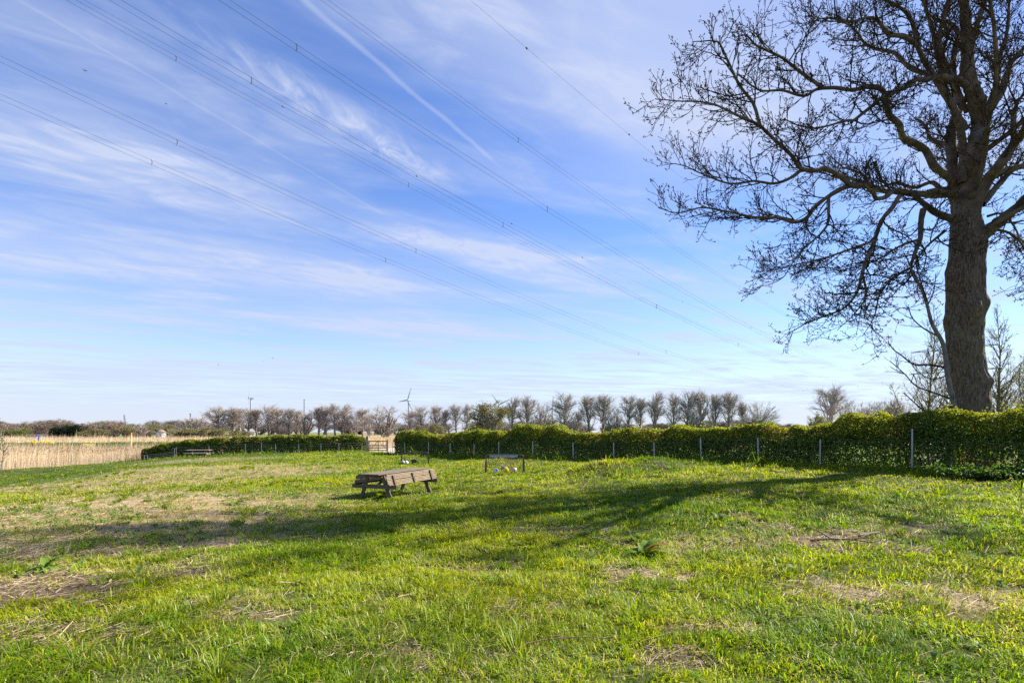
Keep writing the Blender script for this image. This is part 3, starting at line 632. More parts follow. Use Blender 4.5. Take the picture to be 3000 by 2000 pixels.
def build_far_table():
    d = 47.0; x = (583-1500)/F*d; z = hg(x, d); t = thing('picnic_table', 'small distant picnic table in front of the left hedge', 'table', (x, d, z-.02), R(8)); L = 2.0
    m = MB(); plank_set(m, L, (.14,)*5, -.36, .74, .04, .008); m.build('tabletop', M['wood_grey'], t)
    for sx in (-.75, .75):
        for sy in (-1, 1):
            m = MB(); m.bar((sx, sy*.62, -.1), (sx, sy*.25, .72), .05, .12, (0, 1, 0)); m.build('leg', M['wood_dark'], t)
        m = MB(); m.box((sx+.05, 0, .38), (.045, 1.5, .11)); m.build('bench_beam', M['wood_dark'], t)
    for sy in (-1, 1):
        m = MB(); plank_set(m, L, (.135, .135), sy*.62-.14, .455, .04, .008); m.build('bench_seat', M['wood_grey'], t)
build_far_table()

# ------------------------------------------------------------------ football goals and balls
def zebra_mat():
    m, nt, out = new_mat('zebra_fabric'); L = nt.links.new; p = nd(nt, 'ShaderNodeBsdfPrincipled'); p.inputs['Roughness'].default_value = .8
    tc = nd(nt, 'ShaderNodeTexCoord'); mp = nd(nt, 'ShaderNodeMapping'); mp.inputs[2].default_value = (0, R(35), 0); L(tc.outputs['Object'], mp.inputs[0])
    w = nd(nt, 'ShaderNodeTexWave', wave_type='BANDS'); w.inputs['Scale'].default_value = 7; w.inputs['Distortion'].default_value = 5; w.inputs['Detail Scale'].default_value = 2; L(mp.outputs[0], w.inputs[0])
    r = nd(nt, 'ShaderNodeValToRGB'); r.color_ramp.elements[0].position = .30; r.color_ramp.elements[1].position = .38
    r.color_ramp.elements[0].color = (.02, .02, .022, 1); r.color_ramp.elements[1].color = (.55, .55, .53, 1); L(w.outputs[0], r.inputs[0]); L(r.outputs[0], p.inputs[0]); L(p.outputs[0], out.inputs[0]); return m
M['zebra'] = zebra_mat()
def goal(label, x, y, rz, W, H, D, zebra, partial):
    z = hg(x, y); t = thing('football_goal', label, 'goal', (x, y, z), rz, 'small football goals in the field')
    m = MB(); c = .11; P = [(-W/2-.02, 0, -.05), (-W/2, .0, .3), (-W/2+.01, 0, H-c)]
    for k in range(6): q = k/5*math.pi/2; P.append((-W/2+.01+c*(1-math.cos(q)), 0, H-c+c*math.sin(q)))
    P2 = [(-p[0], p[1], p[2]) for p in P[::-1]]; m.tube(P+P2, .032, 10); m.build('frame', M['black'], t)
    for s in (-1, 1):
        m = MB(); m.tube([(s*(W/2+.01), .01, .02), (s*(W/2), .01, H*.62)], .048, 8); m.build('sleeve', M['black'], t)
        m = MB(); m.tube([(s*W/2, 0, .02), (s*(W/2-.1), D, .02)], .013, 6); m.build('ground_bar', M['black'], t)
    # net as a lattice of thin cords
    nb = NB(); r = .0022; step = .045
    def patch(o, a, b, nu, nv):
        o, a, b = map(np.array, (o, a, b))
        for i in range(nu+1):
            q = np.array([o+a*(i/nu)+b*k for k in (0, .33, .66, 1)], float); q[1:3, 2] -= .015; V, Fc = tube(q, r, 3); nb.add(V, Fc)
        for j in range(nv+1):
            q = np.array([o+b*(j/nv)+a*k for k in (0, .33, .66, 1)], float); q[1:3, 2] -= .015; V, Fc = tube(q, r, 3); nb.add(V, Fc)
    patch((-W/2+.05, .02, H-.05), (W-.1, 0, 0), (0, D*.95, -H+.1), int(W/step), 20)
    if zebra:
        patch((W/2-.68, .02, H-.06), (.36, D*.3, -H*.55), (-.02, D*.7, -H*.8), 12, 16)
    nb.build('net', M['net'], t)
    if zebra:
        m = MB(); n = 14
        for i in range(n):
            f0, f1 = i/n, (i+1)/n; x0 = -W/2+.16+f0*(W-.42); x1 = x0+(W-.42)/n
            s0 = .018*math.sin(f0*22); s1 = .018*math.sin(f1*22)
            for (ya, yb) in ((-.040, -.046),):
                m.add([(x0, ya, H-.012), (x1, ya, H-.012), (x1, yb, H-.105+s1), (x0, yb, H-.105+s0)], [(0, 1, 2, 3)])
                m.add([(x0, -ya, H-.012), (x1, -ya, H-.012), (x1, -yb, H-.09+s1), (x0, -yb, H-.09+s0)], [(3, 2, 1, 0)])
                m.add([(x0, ya, H-.012), (x1, ya, H-.012), (x1, 0, H+.03), (x0, 0, H+.03)], [(3, 2, 1, 0)])
        m.build('fabric_sleeve', M['zebra'], t)
        m = MB(); m.box((0, D*.55, .16), (.36, .02, .19), np.array(((.97, -.1, .2), (.1, .9, -.3), (-.2, .3, .92)))); o = m.build('fabric_panel', M['zebra'], t)
    return t
g1x, g1y = (1479-1500)/F*22, 22.0
goal('black framed football goal with zebra striped fabric sleeve, holding three balls', g1x, g1y, R(2), 1.62, .76, .55, True, False)
g2x, g2y = (1216-1500)/F*31, 31.0
goal('farther plain black football goal beyond the picnic table', g2x, g2y, R(4), 1.60, .72, .5, False, False)
def ball(label, x, y, r, c1, c2, spots=7):
    m, nt, out = new_mat('ball_skin'); L = nt.links.new; p = nd(nt, 'ShaderNodeBsdfPrincipled'); p.inputs['Roughness'].default_value = .4
    tc = nd(nt, 'ShaderNodeTexCoord'); v = nd(nt, 'ShaderNodeTexVoronoi'); v.inputs['Scale'].default_value = spots; L(tc.outputs['Object'], v.inputs['Vector'])
    rp = nd(nt, 'ShaderNodeValToRGB'); rp.color_ramp.interpolation = 'CONSTANT'; rp.color_ramp.elements[1].position = .36
    rp.color_ramp.elements[0].color = (*c2, 1); rp.color_ramp.elements[1].color = (*c1, 1); L(v.outputs['Distance'], rp.inputs[0]); L(rp.outputs[0], p.inputs[0]); L(p.outputs[0], out.inputs[0])
    b = MB(); b.sphere((0, 0, 0), r, 24, 16); o = b.build('football', m, smooth=True, label=label, cat='ball'); o.location = (x, y, hg(x, y)+r*.95); o.rotation_euler = (.5+x, .3, y); return o
def bx(u, d): return (u-1500)/F*d
ball('blue and white patterned football lying near the left post of the striped goal', bx(1452, 21.8), 21.8, .115, (.55, .60, .68), (.10, .20, .42), 9)
ball('yellow football with dark patches in the middle of the striped goal', bx(1482, 22.0), 22.0, .125, (.75, .50, .03), (.04, .04, .05), 8)
ball('dull pinkish white football in the right half of the striped goal', bx(1507, 22.1), 22.1, .115, (.55, .42, .36), (.62, .55, .50), 9)
ball('grey white football by the left post of the far goal', bx(1181, 30.9), 30.9, .12, (.55, .55, .55), (.45, .45, .46), 9)
ball('white and lime yellow football beside the grey one at the far goal', bx(1191, 30.7), 30.7, .115, (.75, .75, .72), (.55, .65, .05), 7)
def crate():
    x, y = bx(1213, 31.2), 31.2; z = hg(x, y); t = thing('black_box', 'small black box with open frame front standing inside the far goal', 'box', (x, y, z), R(6))
    m = MB(); m.box((0, .08, .16), (.32, .02, .24)); m.box((-.15, 0, .16), (.02, .14, .24)); m.box((.15, 0, .16), (.02, .14, .24)); m.box((0, 0, .05), (.28, .14, .02)); m.box((0, 0, .275), (.34, .16, .02)); m.build('shell', M['black'], t)
    m = MB(); m.tube([(-.1, -.02, .29), (-.06, -.02, .34), (.06, -.02, .34), (.1, -.02, .29)], .008, 6); m.build('handle', M['black'], t)
crate()
#NEXT
# ------------------------------------------------------------------ the big bare tree
def smooth_path(P, r, step):
    P = np.asarray(P, float); r = np.asarray(r, float); seg = np.linalg.norm(np.diff(P, axis=0), axis=1); s = np.concatenate([[0], np.cumsum(seg)])
    n = max(4, int(s[-1]/step)); t = np.linspace(0, s[-1], n)
    T = np.gradient(P, s, axis=0) if len(P) > 2 else np.repeat((P[-1:]-P[:1])/s[-1], len(P), 0)
    i = np.clip(np.searchsorted(s, t, 'right')-1, 0, len(P)-2); h = seg[i]; u = (t-s[i])/h
    a, b, c, d = 2*u**3-3*u**2+1, u**3-2*u**2+u, -2*u**3+3*u**2, u**3-u**2
    Q = a[:, None]*P[i]+(b*h)[:, None]*T[i]+c[:, None]*P[i+1]+(d*h)[:, None]*T[i+1]
    return Q, np.interp(t, s, r)
def c1(pts): return [(1850+x*.638, y*.638) for x, y in pts]
def c2(pts): return [(2500+x*.4464, y*.4464) for x, y in pts]
TD = 17.5
def build_big_tree():
    rng = np.random.default_rng(21)
    base = at(2838, 1265, TD); gz = hg(base[0], base[1])
    t = thing('bare_tree', 'big bare spreading tree with a thick ridged trunk behind the right end of the hedge', 'tree', (base[0], base[1], gz)); o = np.array(t.location)
    # trunk: a lathed, ridged and burled column that follows the photographed outline
    prof = [(1395, 2842, 150), (1330, 2845, 136), (1216, 2849, 118), (1150, 2846, 116), (1091, 2836, 117), (1030, 2829, 117), (979, 2827, 118), (912, 2829, 124), (860, 2829, 124), (823, 2828, 122), (780, 2832, 118), (734, 2836, 118), (690, 2836, 114), (645, 2831, 98), (600, 2829, 66), (560, 2829, 30)]
    ns = 110; zs = np.linspace(0, 1, 220); pv = np.array(prof, float); vv = np.interp(zs, np.linspace(0, 1, len(pv)), pv[:, 0]); uu = np.interp(-vv, -pv[:, 0], pv[:, 1]); ww = np.interp(-vv, -pv[:, 0], pv[:, 2])
    C = np.array([at(u, v, TD) for u, v in zip(uu, vv)]); rad = ww/2/F*TD/np.sqrt(1+((uu-1500)/F)**2); th = np.arange(ns)*2*math.pi/ns
    right = np.array((C[0][1], -C[0][0])); right /= np.linalg.norm(right); a0 = math.atan2(right[1], right[0])
    H = C[:, 2][:, None]; TH = th[None]+a0*0
    rr = rad[:, None]*(1+.05*(fbm(np.cos(TH)*1.6+5, H*.8+np.sin(TH)*1.6, 4, 3)-.5)*2+.10*(vn(np.cos(TH)*2.6+9+.25*H, np.sin(TH)*2.6+H*.22, 19)-.5))
    ridge = np.abs(vn(TH*9/math.pi*2+2.2*vn(H*1.3+TH*0, TH*1.2, 6), H*1.5, 12)-.5)*2
    rr = rr+.034*(ridge-.5)+.016*(vn(TH*18, H*5, 14)-.5)
    toc = math.atan2(-C[0][1], -C[0][0])                               # towards the camera
    for da, v, s, sa, hgt_ in ((-1.35*-1, 1120, .20, .32, .13), (1.25, 895, .24, .30, .12), (.55, 915, .34, .36, .16), (-.5, 1010, .5, .3, .07), (-.9, 800, .4, .3, .09), (.1, 1150, .3, .4, .06), (1.1, 820, .3, .3, .04), (1.05, 1180, .16, .3, .07), (-1.2, 940, .3, .3, .05), (-1.3, 790, .3, .3, .05), (.9, 720, .3, .35, .08), (.2, 690, .35, .3, .05)):
        zc = EYE+(HZ-v)/F*TD; dth = (TH-(toc+da)+math.pi) % (2*math.pi)-math.pi
        rr = rr+hgt_*np.exp(-((H-zc)/s)**2-(dth/sa)**2)
    flare = np.clip((gz+.9-H)/1.2, 0, 1)**2; rr = rr*(1+.45*flare+.2*flare*np.sin(TH*5+1))
    V = np.stack([C[:, 0][:, None]+rr*np.cos(TH), C[:, 1][:, None]+rr*np.sin(TH), np.broadcast_to(H, rr.shape)], -1).reshape(-1, 3)-o
    i = np.arange(len(zs)-1)[:, None]*ns; j = np.arange(ns)[None]; k = (j+1) % ns; Fc = np.stack([i+j, i+k, i+ns+k, i+ns+j], -1).reshape(-1, 4)
    make('trunk', V, Fc, M['bark'], t, smooth=True)
    # limbs traced in the photograph: (points, depth offset at start and end in metres, width in px at start and end)
    J0 = c1([(1490, 900), (1440, 885), (1390, 876), (1340, 890), (1290, 884), (1200, 878), (1160, 908), (1130, 912), (1105, 880), (1070, 852), (1010, 850)])
    lm = [
     (c2([(735, 1480), (730, 1350), (765, 1180), (800, 1000), (832, 800), (805, 650), (752, 500), (748, 320), (735, 130), (722, 0), (700, -160), (740, -360)]), 0, -.8, 74, 34),
     (c2([(830, 830), (868, 755), (960, 620), (1005, 500), (1062, 380), (1130, 300), (1240, 150), (1290, -60)]), -.1, .8, 34, 14),
     (c2([(900, 690), (940, 560), (950, 420), (1010, 200), (1025, 0), (1080, -200)]), .1, 2, 26, 10),
     (c2([(690, 1400), (660, 1200), (650, 1050), (645, 860), (690, 720), (682, 600), (655, 480), (672, 330), (682, 200), (640, 150), (560, 130), (480, 60)]), .5, 2.2, 42, 12),
     (c2([(715, 1200), (718, 950), (690, 800), (645, 690), (565, 560), (490, 440), (430, 325), (405, 220), (372, 120), (285, 40), (190, 0), (80, -60)]), -.1, -1.6, 26, 10),
     (c2([(610, 560), (562, 390), (535, 260), (503, 130), (470, 30), (430, -80), (440, -260)]), .2, -.5, 19, 9),
     (c2([(770, 1480), (820, 1290), (880, 1180), (965, 1075), (1045, 960), (1120, 850), (1190, 640), (1230, 420)]), -.2, -2.4, 46, 24),
     (c2([(845, 1340), (960, 1205), (1040, 1125), (1120, 1080), (1280, 1040), (1420, 930)]), .3, 1.8, 26, 12),
     (c2([(830, 1560), (900, 1500), (965, 1450), (1060, 1370), (1125, 1305), (1260, 1180), (1420, 1080), (1560, 900)]), -.2, -2.0, 48, 20),
     (c2([(680, 1230), (620, 1160), (530, 1090), (472, 985), (385, 932), (322, 900), (300, 820), (232, 750), (212, 650), (188, 588), (110, 568), (0, 592)])+c1([(930, 405), (860, 410), (800, 440), (700, 412), (600, 412), (500, 332)]), .2, -2.0, 27, 7),
     (c1([(880, 402), (800, 350), (700, 270), (565, 200), (520, 160), (480, 170)]), -1.4, -2.2, 10, 4),
     (c2([(740, 560), (690, 525), (640, 520), (565, 503), (480, 525), (400, 530), (350, 572), (270, 603), (200, 640), (100, 720), (0, 800)])+c1([(1000, 560), (900, 590), (800, 600), (700, 560)]), -.5, -3.4, 22, 5),
     (c2([(510, 490), (400, 460), (330, 410), (272, 350), (150, 322), (80, 290), (20, 210), (-60, 150), (-200, 140)]), -.6, .6, 16, 6),
     (c2([(425, 290), (330, 240), (222, 212), (180, 150), (100, 118), (0, 140), (-150, 120), (-330, 180)]), -.8, -2.4, 16, 5),
     (J0, -.1, -1.0, 24, 17),
     (J0[-2:]+c1([(960, 810), (890, 775), (830, 785), (772, 770), (740, 722), (652, 640), (592, 580), (500, 540), (420, 500), (330, 470), (200, 462), (95, 458)]), -1.0, -2.2, 16, 4),
     (c1([(785, 778), (720, 822), (660, 842), (560, 830), (450, 842), (330, 800), (240, 760), (150, 742)]), -1.4, -.2, 10, 3.5),
     (c1([(592, 582), (560, 480), (500, 400), (432, 270), (400, 212), (335, 196), (265, 203)]), -1.8, -2.6, 9, 3.5),
     (J0[-2:]+c1([(900, 905), (850, 942), (802, 1000), (742, 1018), (680, 1000), (560, 995), (450, 970), (330, 950), (200, 972), (130, 945)]), -1.0, -.4, 16, 4),
     (c1([(1480, 860), (1430, 870), (1380, 838), (1300, 862), (1220, 842), (1120, 862), (1050, 800), (960, 770), (880, 700)]), .4, 2.6, 18, 5),
     (c1([(1480, 1010), (1390, 972), (1330, 925), (1290, 890)]), -.2, -.3, 26, 20),
     (c1([(1340, 960), (1330, 1010), (1325, 1100), (1295, 1180), (1285, 1230), (1308, 1295)]), -.4, -.8, 19, 11),
     (c1([(1230, 900), (1200, 950), (1150, 1012), (1112, 1120), (1080, 1190), (1058, 1265), (1032, 1350), (965, 1420), (880, 1450), (800, 1480), (715, 1530)]), -.5, -1.6, 16, 4),
     (c1([(1290, 1225), (1210, 1268), (1145, 1340), (1112, 1450), (1055, 1542)]), -.6, .2, 9, 3.5),
     (c1([(1065, 1270), (1078, 1360), (1032, 1430), (950, 1508)]), -1.0, -1.9, 7, 3.5),
     (c1([(905, 905), (905, 960), (900, 1030), (862, 1080), (800, 1132), (742, 1200), (680, 1282), (615, 1310)]), -.9, -1.8, 9, 3),
     (c1([(1130, 1100), (1040, 1130), (960, 1160), (870, 1190), (780, 1210), (640, 1240), (560, 1252)]), -.9, -.2, 8, 3),
     (c1([(1320, 1100), (1230, 1130), (1130, 1190), (1010, 1230), (900, 1250)]), -.6, .8, 9, 3.5),
     (c1([(1440, 1060), (1360, 1130), (1290, 1230)]), .1, -.5, 10, 8),
     (c2([(880, 1420), (960, 1400), (1040, 1460), (1080, 1560), (1130, 1700), (1070, 1830)]), -.3, -1.2, 10, 4),
     (c2([(905, 1500), (1000, 1520), (1100, 1600), (1180, 1760), (1260, 1900)]), .3, .9, 12, 4),
     (c2([(1060, 960), (1050, 800), (1060, 720), (1090, 650), (1160, 600)]), -.9, -1.6, 22, 10),
    ]
    limbs = []
    for pts, d0, d1, w0, w1 in lm:
        n = len(pts); dep = TD+d0+(d1-d0)*np.linspace(0, 1, n)**1.2+np.concatenate([[0], rng.normal(0, .10, n-1)])
        P = np.array([at(u, v, d) for (u, v), d in zip(pts, dep)]); r = (w1*.50+(w0-w1*.50)*(1-np.linspace(0, 1, n))**1.05)/2/F*TD*np.array([1.06/math.sqrt(1+((u-1500)/F)**2) for u, v in pts])
        limbs.append((P, r))
    # limbs the photograph hides or foreshortens: towards and away from the camera, and up out of the frame
    for az, el, L, r0, h in ((-95, 38, 8, .08, 735), (-130, 25, 8.5, .075, 600), (80, 40, 8, .11, 640), (115, 30, 8, .12, 560), (60, 62, 7, .13, 520), (-60, 55, 7, .085, 480), (-160, 60, 6, .075, 330), (30, 25, 8, .13, 560), (140, 55, 6.5, .1, 380), (-110, 62, 6, .1, 300)):
        p = at(2832, h, TD); d = np.array((math.cos(R(az))*math.cos(R(el)), math.sin(R(az))*math.cos(R(el)), math.sin(R(el)))); P = [p]
        for k in range(9):
            d = d+rng.normal(0, .20, 3)+np.array((0, 0, .02)); d /= np.linalg.norm(d); P.append(P[-1]+d*L/9)
        limbs.append((np.array(P), np.linspace(r0, .025, 10)))
    lb = NB(); tw = NB(); bV = []
    for P, r in limbs:
        Q, q = smooth_path(P, r, .12); Q = Q+np.cumsum(rng.normal(0, .006, Q.shape), 0)*np.minimum(1, .02/q)[:, None]
        q = q*(1+.07*rng.normal(0, 1, len(q))*(q > .05)+.05)
        V, Fc = tube(Q, q, 12 if r[0] > .12 else 8); lb.add(V-o, Fc)
    def wander(p, d, L, n, wig, up):
        P = [p]; st = L/n
        for k in range(n):
            d = d+rng.normal(0, wig, 3); d[2] += up*(.4+k/n); d = d/np.linalg.norm(d); P.append(P[-1]+d*st)
        return np.array(P)
    def child_dir(T, spread, bias, out=None):
        a = rng.normal(size=3); a -= T*(a@T); a /= np.linalg.norm(a)+1e-9; an = rng.uniform(*spread); d = T*math.cos(an)+a*math.sin(an); d[2] += bias
        return d/np.linalg.norm(d)
    def bud(p, d):
        for k in range(rng.integers(2, 5)):
            q = p+d*rng.uniform(-.05, .02)+rng.normal(0, .016, 3); e = d*.6+rng.normal(0, .5, 3)+np.array((0, 0, .3)); e /= np.linalg.norm(e)
            bV.append((q, e, rng.uniform(.035, .075)))
    cnt = 0
    def grow(P, r, level):
        nonlocal cnt
        seg = np.linalg.norm(np.diff(P, axis=0), axis=1); s = np.concatenate([[0], np.cumsum(seg)]); L = s[-1]
        gap = (.16, .14, .15)[level]; x = L*(.12 if level == 0 else .12)+rng.uniform(0, gap)
        while x < L:
            t = x/L; i = min(len(P)-2, int(np.searchsorted(s, x))-1 if x > 0 else 0); i = max(0, i); u = (x-s[i])/seg[i]
            p = P[i]+(P[i+1]-P[i])*u; T = (P[i+1]-P[i])/seg[i]; rl = np.interp(x, s, r)
            if level == 0:
                thick = min(1, .05/rl)
                if rng.random() < .18+.82*thick:
                    Lc = rng.uniform(.6, 2.25)*(.36+.64*(1-t) if L > 3 else .75); rc = min(rl*.6, .012+.010*Lc)
                    c = wander(p, child_dir(T, (.5, 1.25), .10), Lc, max(4, int(Lc/.11)), .135, .05); rr_ = np.linspace(rc, .0075, len(c))
                    V, Fc = tube(c, rr_, 5); tw.add(V-o, Fc); grow(c, rr_, 1)
            elif level == 1:
                Lc = rng.uniform(.22, .95)*(1-.35*t); c = wander(p, child_dir(T, (.45, 1.1), .14), Lc, max(3, int(Lc/.09)), .15, .08); rr_ = np.linspace(min(rl*.8, .011), .0065, len(c))
                V, Fc = tube(c, rr_, 4); tw.add(V-o, Fc); grow(c, rr_, 2); bud(c[-1], (c[-1]-c[-2])/np.linalg.norm(c[-1]-c[-2]))
            else:
                if rng.random() < .55:
                    Lc = rng.uniform(.05, .22); c = wander(p, child_dir(T, (.5, 1.1), .25), Lc, 2, .15, .12); V, Fc = tube(c, np.linspace(.0075, .006, 3), 3); tw.add(V-o, Fc)
                    if rng.random() < .75: bud(c[-1], (c[-1]-c[-2])/np.linalg.norm(c[-1]-c[-2]))
            x += gap*rng.uniform(.55, 1.5); cnt += 1
        if level == 1: bud(P[-1], (P[-1]-P[-2])/np.linalg.norm(P[-1]-P[-2]))
    for P, r in limbs:
        Q, q = smooth_path(P, r, .2); grow(Q, q, 0)
    lb.build('limbs', M['limb'], t, smooth=True)
    q = np.array([b[0] for b in bV]); e = np.array([b[1] for b in bV]); L = np.array([b[2] for b in bV])[:, None]; w = L*.27
    a = np.cross(e, rng.normal(size=e.shape)); a /= np.linalg.norm(a, axis=1, keepdims=True)+1e-9; b = np.cross(e, a)
    V = np.stack([q, q+e*L*.55+a*w, q+e*L*.55+(-.5*a+.87*b)*w, q+e*L*.55+(-.5*a-.87*b)*w, q+e*L], 1).reshape(-1, 3)-o
    n = (np.arange(len(q))*5)[:, None, None]; Fq = (n+np.array([[0, 2, 1, 1], [0, 3, 2, 2], [0, 1, 3, 3], [4, 1, 2, 2], [4, 2, 3, 3], [4, 3, 1, 1]])[None])[:, :, :3].reshape(-1, 3)
    tw.build('crown', M['twig'], t)
    make('buds', V, Fq, M['bud'], t)
M['bud'] = pmat('tree_buds', (.04, .028, .018), (.08, .055, .03), 8, 1.0, spec=0.0)
build_big_tree()

# ------------------------------------------------------------------ slender willows and the sapling beside the trunk
def sprout(name, label, u, vb, d, stems, leafcol, rng, cat='tree', lsize=.07, lean=0, twig_r=.009, leafn=3, mat='twig', wig=.07, gap=.13, up=.05):
    p = at(u, vb, d); z = hg(p[0], p[1]); t = thing(name, label, cat, (p[0], p[1], z)); nb = NB(); tb = NB(); LP = []
    def wander(p, dr, L, n, w, upz):
        P = [p]
        for k in range(n):
            dr = dr+rng.normal(0, w, 3); dr[2] += upz; dr = dr/np.linalg.norm(dr); P.append(P[-1]+dr*L/n)
        return np.array(P)
    for (dx, dy, H, r0, le) in stems:
        dr = np.array((le, rng.normal(0, .06), 1.0)); dr /= np.linalg.norm(dr)
        P = wander(np.array((dx, dy, -.2)), dr, H, 16, wig*.6, .02); rr = np.linspace(r0, twig_r, 17); V, Fc = tube(P, rr, 7); tb.add(V, Fc)
        for k in range(int(H*.75/.09)):
            f = .22+.78*rng.random(); i = min(15, int(f*16)); q = P[i]+(P[i+1]-P[i])*rng.random(); T = P[i+1]-P[i]; T /= np.linalg.norm(T)
            a = rng.normal(size=3); a -= T*(a@T); a /= np.linalg.norm(a); an = rng.uniform(.35, .95); c = T*math.cos(an)+a*math.sin(an)
            L = H*rng.uniform(.10, .34)*(1.15-f); L = max(L, .25); B = wander(q, c, L, 8, wig, up); V, Fc = tube(B, np.linspace(min(rr[i]*.6, .02), twig_r*.7, 9), 5); nb.add(V, Fc)
            m = max(2, int(L/gap))
            for j in range(m):
                g = rng.uniform(.15, 1); i2 = min(7, int(g*8)); T2 = B[i2+1]-B[i2]; T2 /= np.linalg.norm(T2); a = rng.normal(size=3); a -= T2*(a@T2); a /= np.linalg.norm(a)
                c2_ = T2*math.cos(.6)+a*math.sin(.6); L2 = rng.uniform(.12, .5)*min(1, L); D = wander(B[i2], c2_, L2, 4, wig*1.3, up); V, Fc = tube(D, np.linspace(twig_r*.75, twig_r*.55, 5), 3); nb.add(V, Fc)
                for _ in range(leafn): LP.append(D[rng.integers(1, 5)]+rng.normal(0, .03, 3))
    tb.build('trunk', M[mat], t, smooth=True); nb.build('crown', M[mat], t)
    if leafn:
        LP = np.array(LP); n = len(LP); V, Fc = leaf_quads(LP, rng.normal(size=(n, 3)), lsize*rng.uniform(.6, 1.4, n), lsize*.32*rng.uniform(.7, 1.3, n), rng); g = rng.random((n, 1))
        make('leaves', V, Fc, M['leaf_far'], t, col=np.repeat(np.array(leafcol[0])*(1-g)+np.array(leafcol[1])*g, 4, 0))
    return t
M['sapling'] = pmat('sapling_bark', (.10, .092, .08), (.22, .20, .175), 6, .85)
M['willow_bark'] = pmat('willow_bark', (.12, .10, .05), (.24, .19, .085), 5, .85)
wr = np.random.default_rng(31)
WL = ((.17, .19, .035), (.30, .30, .06))
def arch_sapling():
    rng = np.random.default_rng(44); d0 = 16.6; b = at(2799, 1230, d0); gz = hg(b[0], b[1]); t = thing('sapling', 'bare dark sapling arching up along the left side of the big trunk', 'tree', (b[0], b[1], gz)); o = np.array(t.location); tb = NB(); cb = NB()
    paths = [([(2803, 1340), (2799, 1209), (2776, 1100), (2762, 1006), (2729, 944), (2717, 897), (2694, 834), (2674, 795), (2655, 752)], 0, -.3, 20, 4), ([(2768, 1076), (2720, 1068), (2678, 1067), (2640, 1040), (2616, 1022), (2601, 1000)], 0, -.6, 8, 3), ([(2781, 1166), (2730, 1148), (2686, 1131), (2647, 1092), (2608, 1058)], 0, .4, 7, 3), ([(2748, 985), (2702, 959), (2672, 930), (2662, 900)], -.1, .3, 6, 3),
             ([(2729, 944), (2716, 880), (2690, 800), (2684, 770)], -.1, -.5, 5, 2.5), ([(2790, 1190), (2717, 1205), (2680, 1180), (2648, 1150)], 0, -.5, 6, 3), ([(2717, 897), (2736, 850), (2742, 800)], -.2, .3, 5, 2.5), ([(2776, 1100), (2730, 1110), (2690, 1090), (2660, 1050)], 0, .3, 5, 2.5)]
    def side(Q, q, lev):
        L = np.linalg.norm(np.diff(Q, axis=0), axis=1).sum(); n = int(L/(.17 if lev == 0 else .13))
        for k in range(n):
            i = rng.integers(len(Q)//6, len(Q)-1); T = Q[i+1]-Q[i]; T /= np.linalg.norm(T); a = rng.normal(size=3); a -= T*(a@T); a /= np.linalg.norm(a); dr = T*.75+a*.7; P = [Q[i]]; l = rng.uniform(.12, .62 if lev == 0 else .25)
            for m in range(5): dr = dr+rng.normal(0, .13, 3)+np.array((0, 0, .06)); dr /= np.linalg.norm(dr); P.append(P[-1]+dr*l/5)
            P = np.array(P); r = np.linspace(min(q[i]*.6, .009), .005, 6); V, Fc = tube(P, r, 4); cb.add(V-o, Fc)
            if lev == 0 and l > .25: side(P, r, 1)
    for i, (pts, a, c, w0, w1) in enumerate(paths):
        n = len(pts); P = np.array([at(u, v, d0+a+(c-a)*k/(n-1)) for k, (u, v) in enumerate(pts)]); Q, q = smooth_path(P, np.linspace(w0, w1, n)/2/F*d0*.78, .08); V, Fc = tube(Q, q, 8 if i == 0 else 6); (tb if i == 0 else cb).add(V-o, Fc); side(Q, q, 0)
    tb.build('trunk', M['sapling'], t, smooth=True); cb.build('crown', M['twig'], t)
arch_sapling()
sprout('willow', 'slender young willow with sparse yellow green leaves behind the left side of the big trunk', 2772, 1240, 24, [(-.6, .2, 9.2, .06, -.06), (-.1, -.1, 9.8, .07, .02), (.4, .3, 8.6, .05, .06), (-1.0, 0, 5.5, .04, -.3), (-1.3, .2, 4.5, .035, -.4)], WL, wr, mat='willow_bark')
sprout('willow', 'multi stemmed willow in young leaf right of the big trunk at the frame edge', 2950, 1240, 23, [(-.6, .2, 9.0, .07, -.02), (-.4, .1, 8.0, .06, .14), (.1, -.1, 8.6, .06, .22), (.5, .2, 7.2, .05, .3), (-.9, 0, 6.0, .045, -.08), (.8, 0, 8, .05, .1), (1.2, .4, 7.5, .05, .2)], WL, wr, mat='willow_bark')
sprout('willow', 'lower willow shoots behind the right hedge at the picture edge', 3040, 1240, 20, [(-.4, .2, 5.5, .04, -.1), (-.1, .1, 6.2, .045, .1), (.5, -.1, 5.6, .04, .2), (.2, .3, 5, .04, -.25)], WL, wr, mat='willow_bark')
sprout('sapling', 'thin leafing twig of a sapling at the far left edge by the reeds', -22, 1400, 36, [(0, 0, 4.6, .05, .10), (.4, .1, 3.4, .03, .24)], WL, wr, leafn=2, twig_r=.012, lsize=.10, mat='sapling', gap=.3)

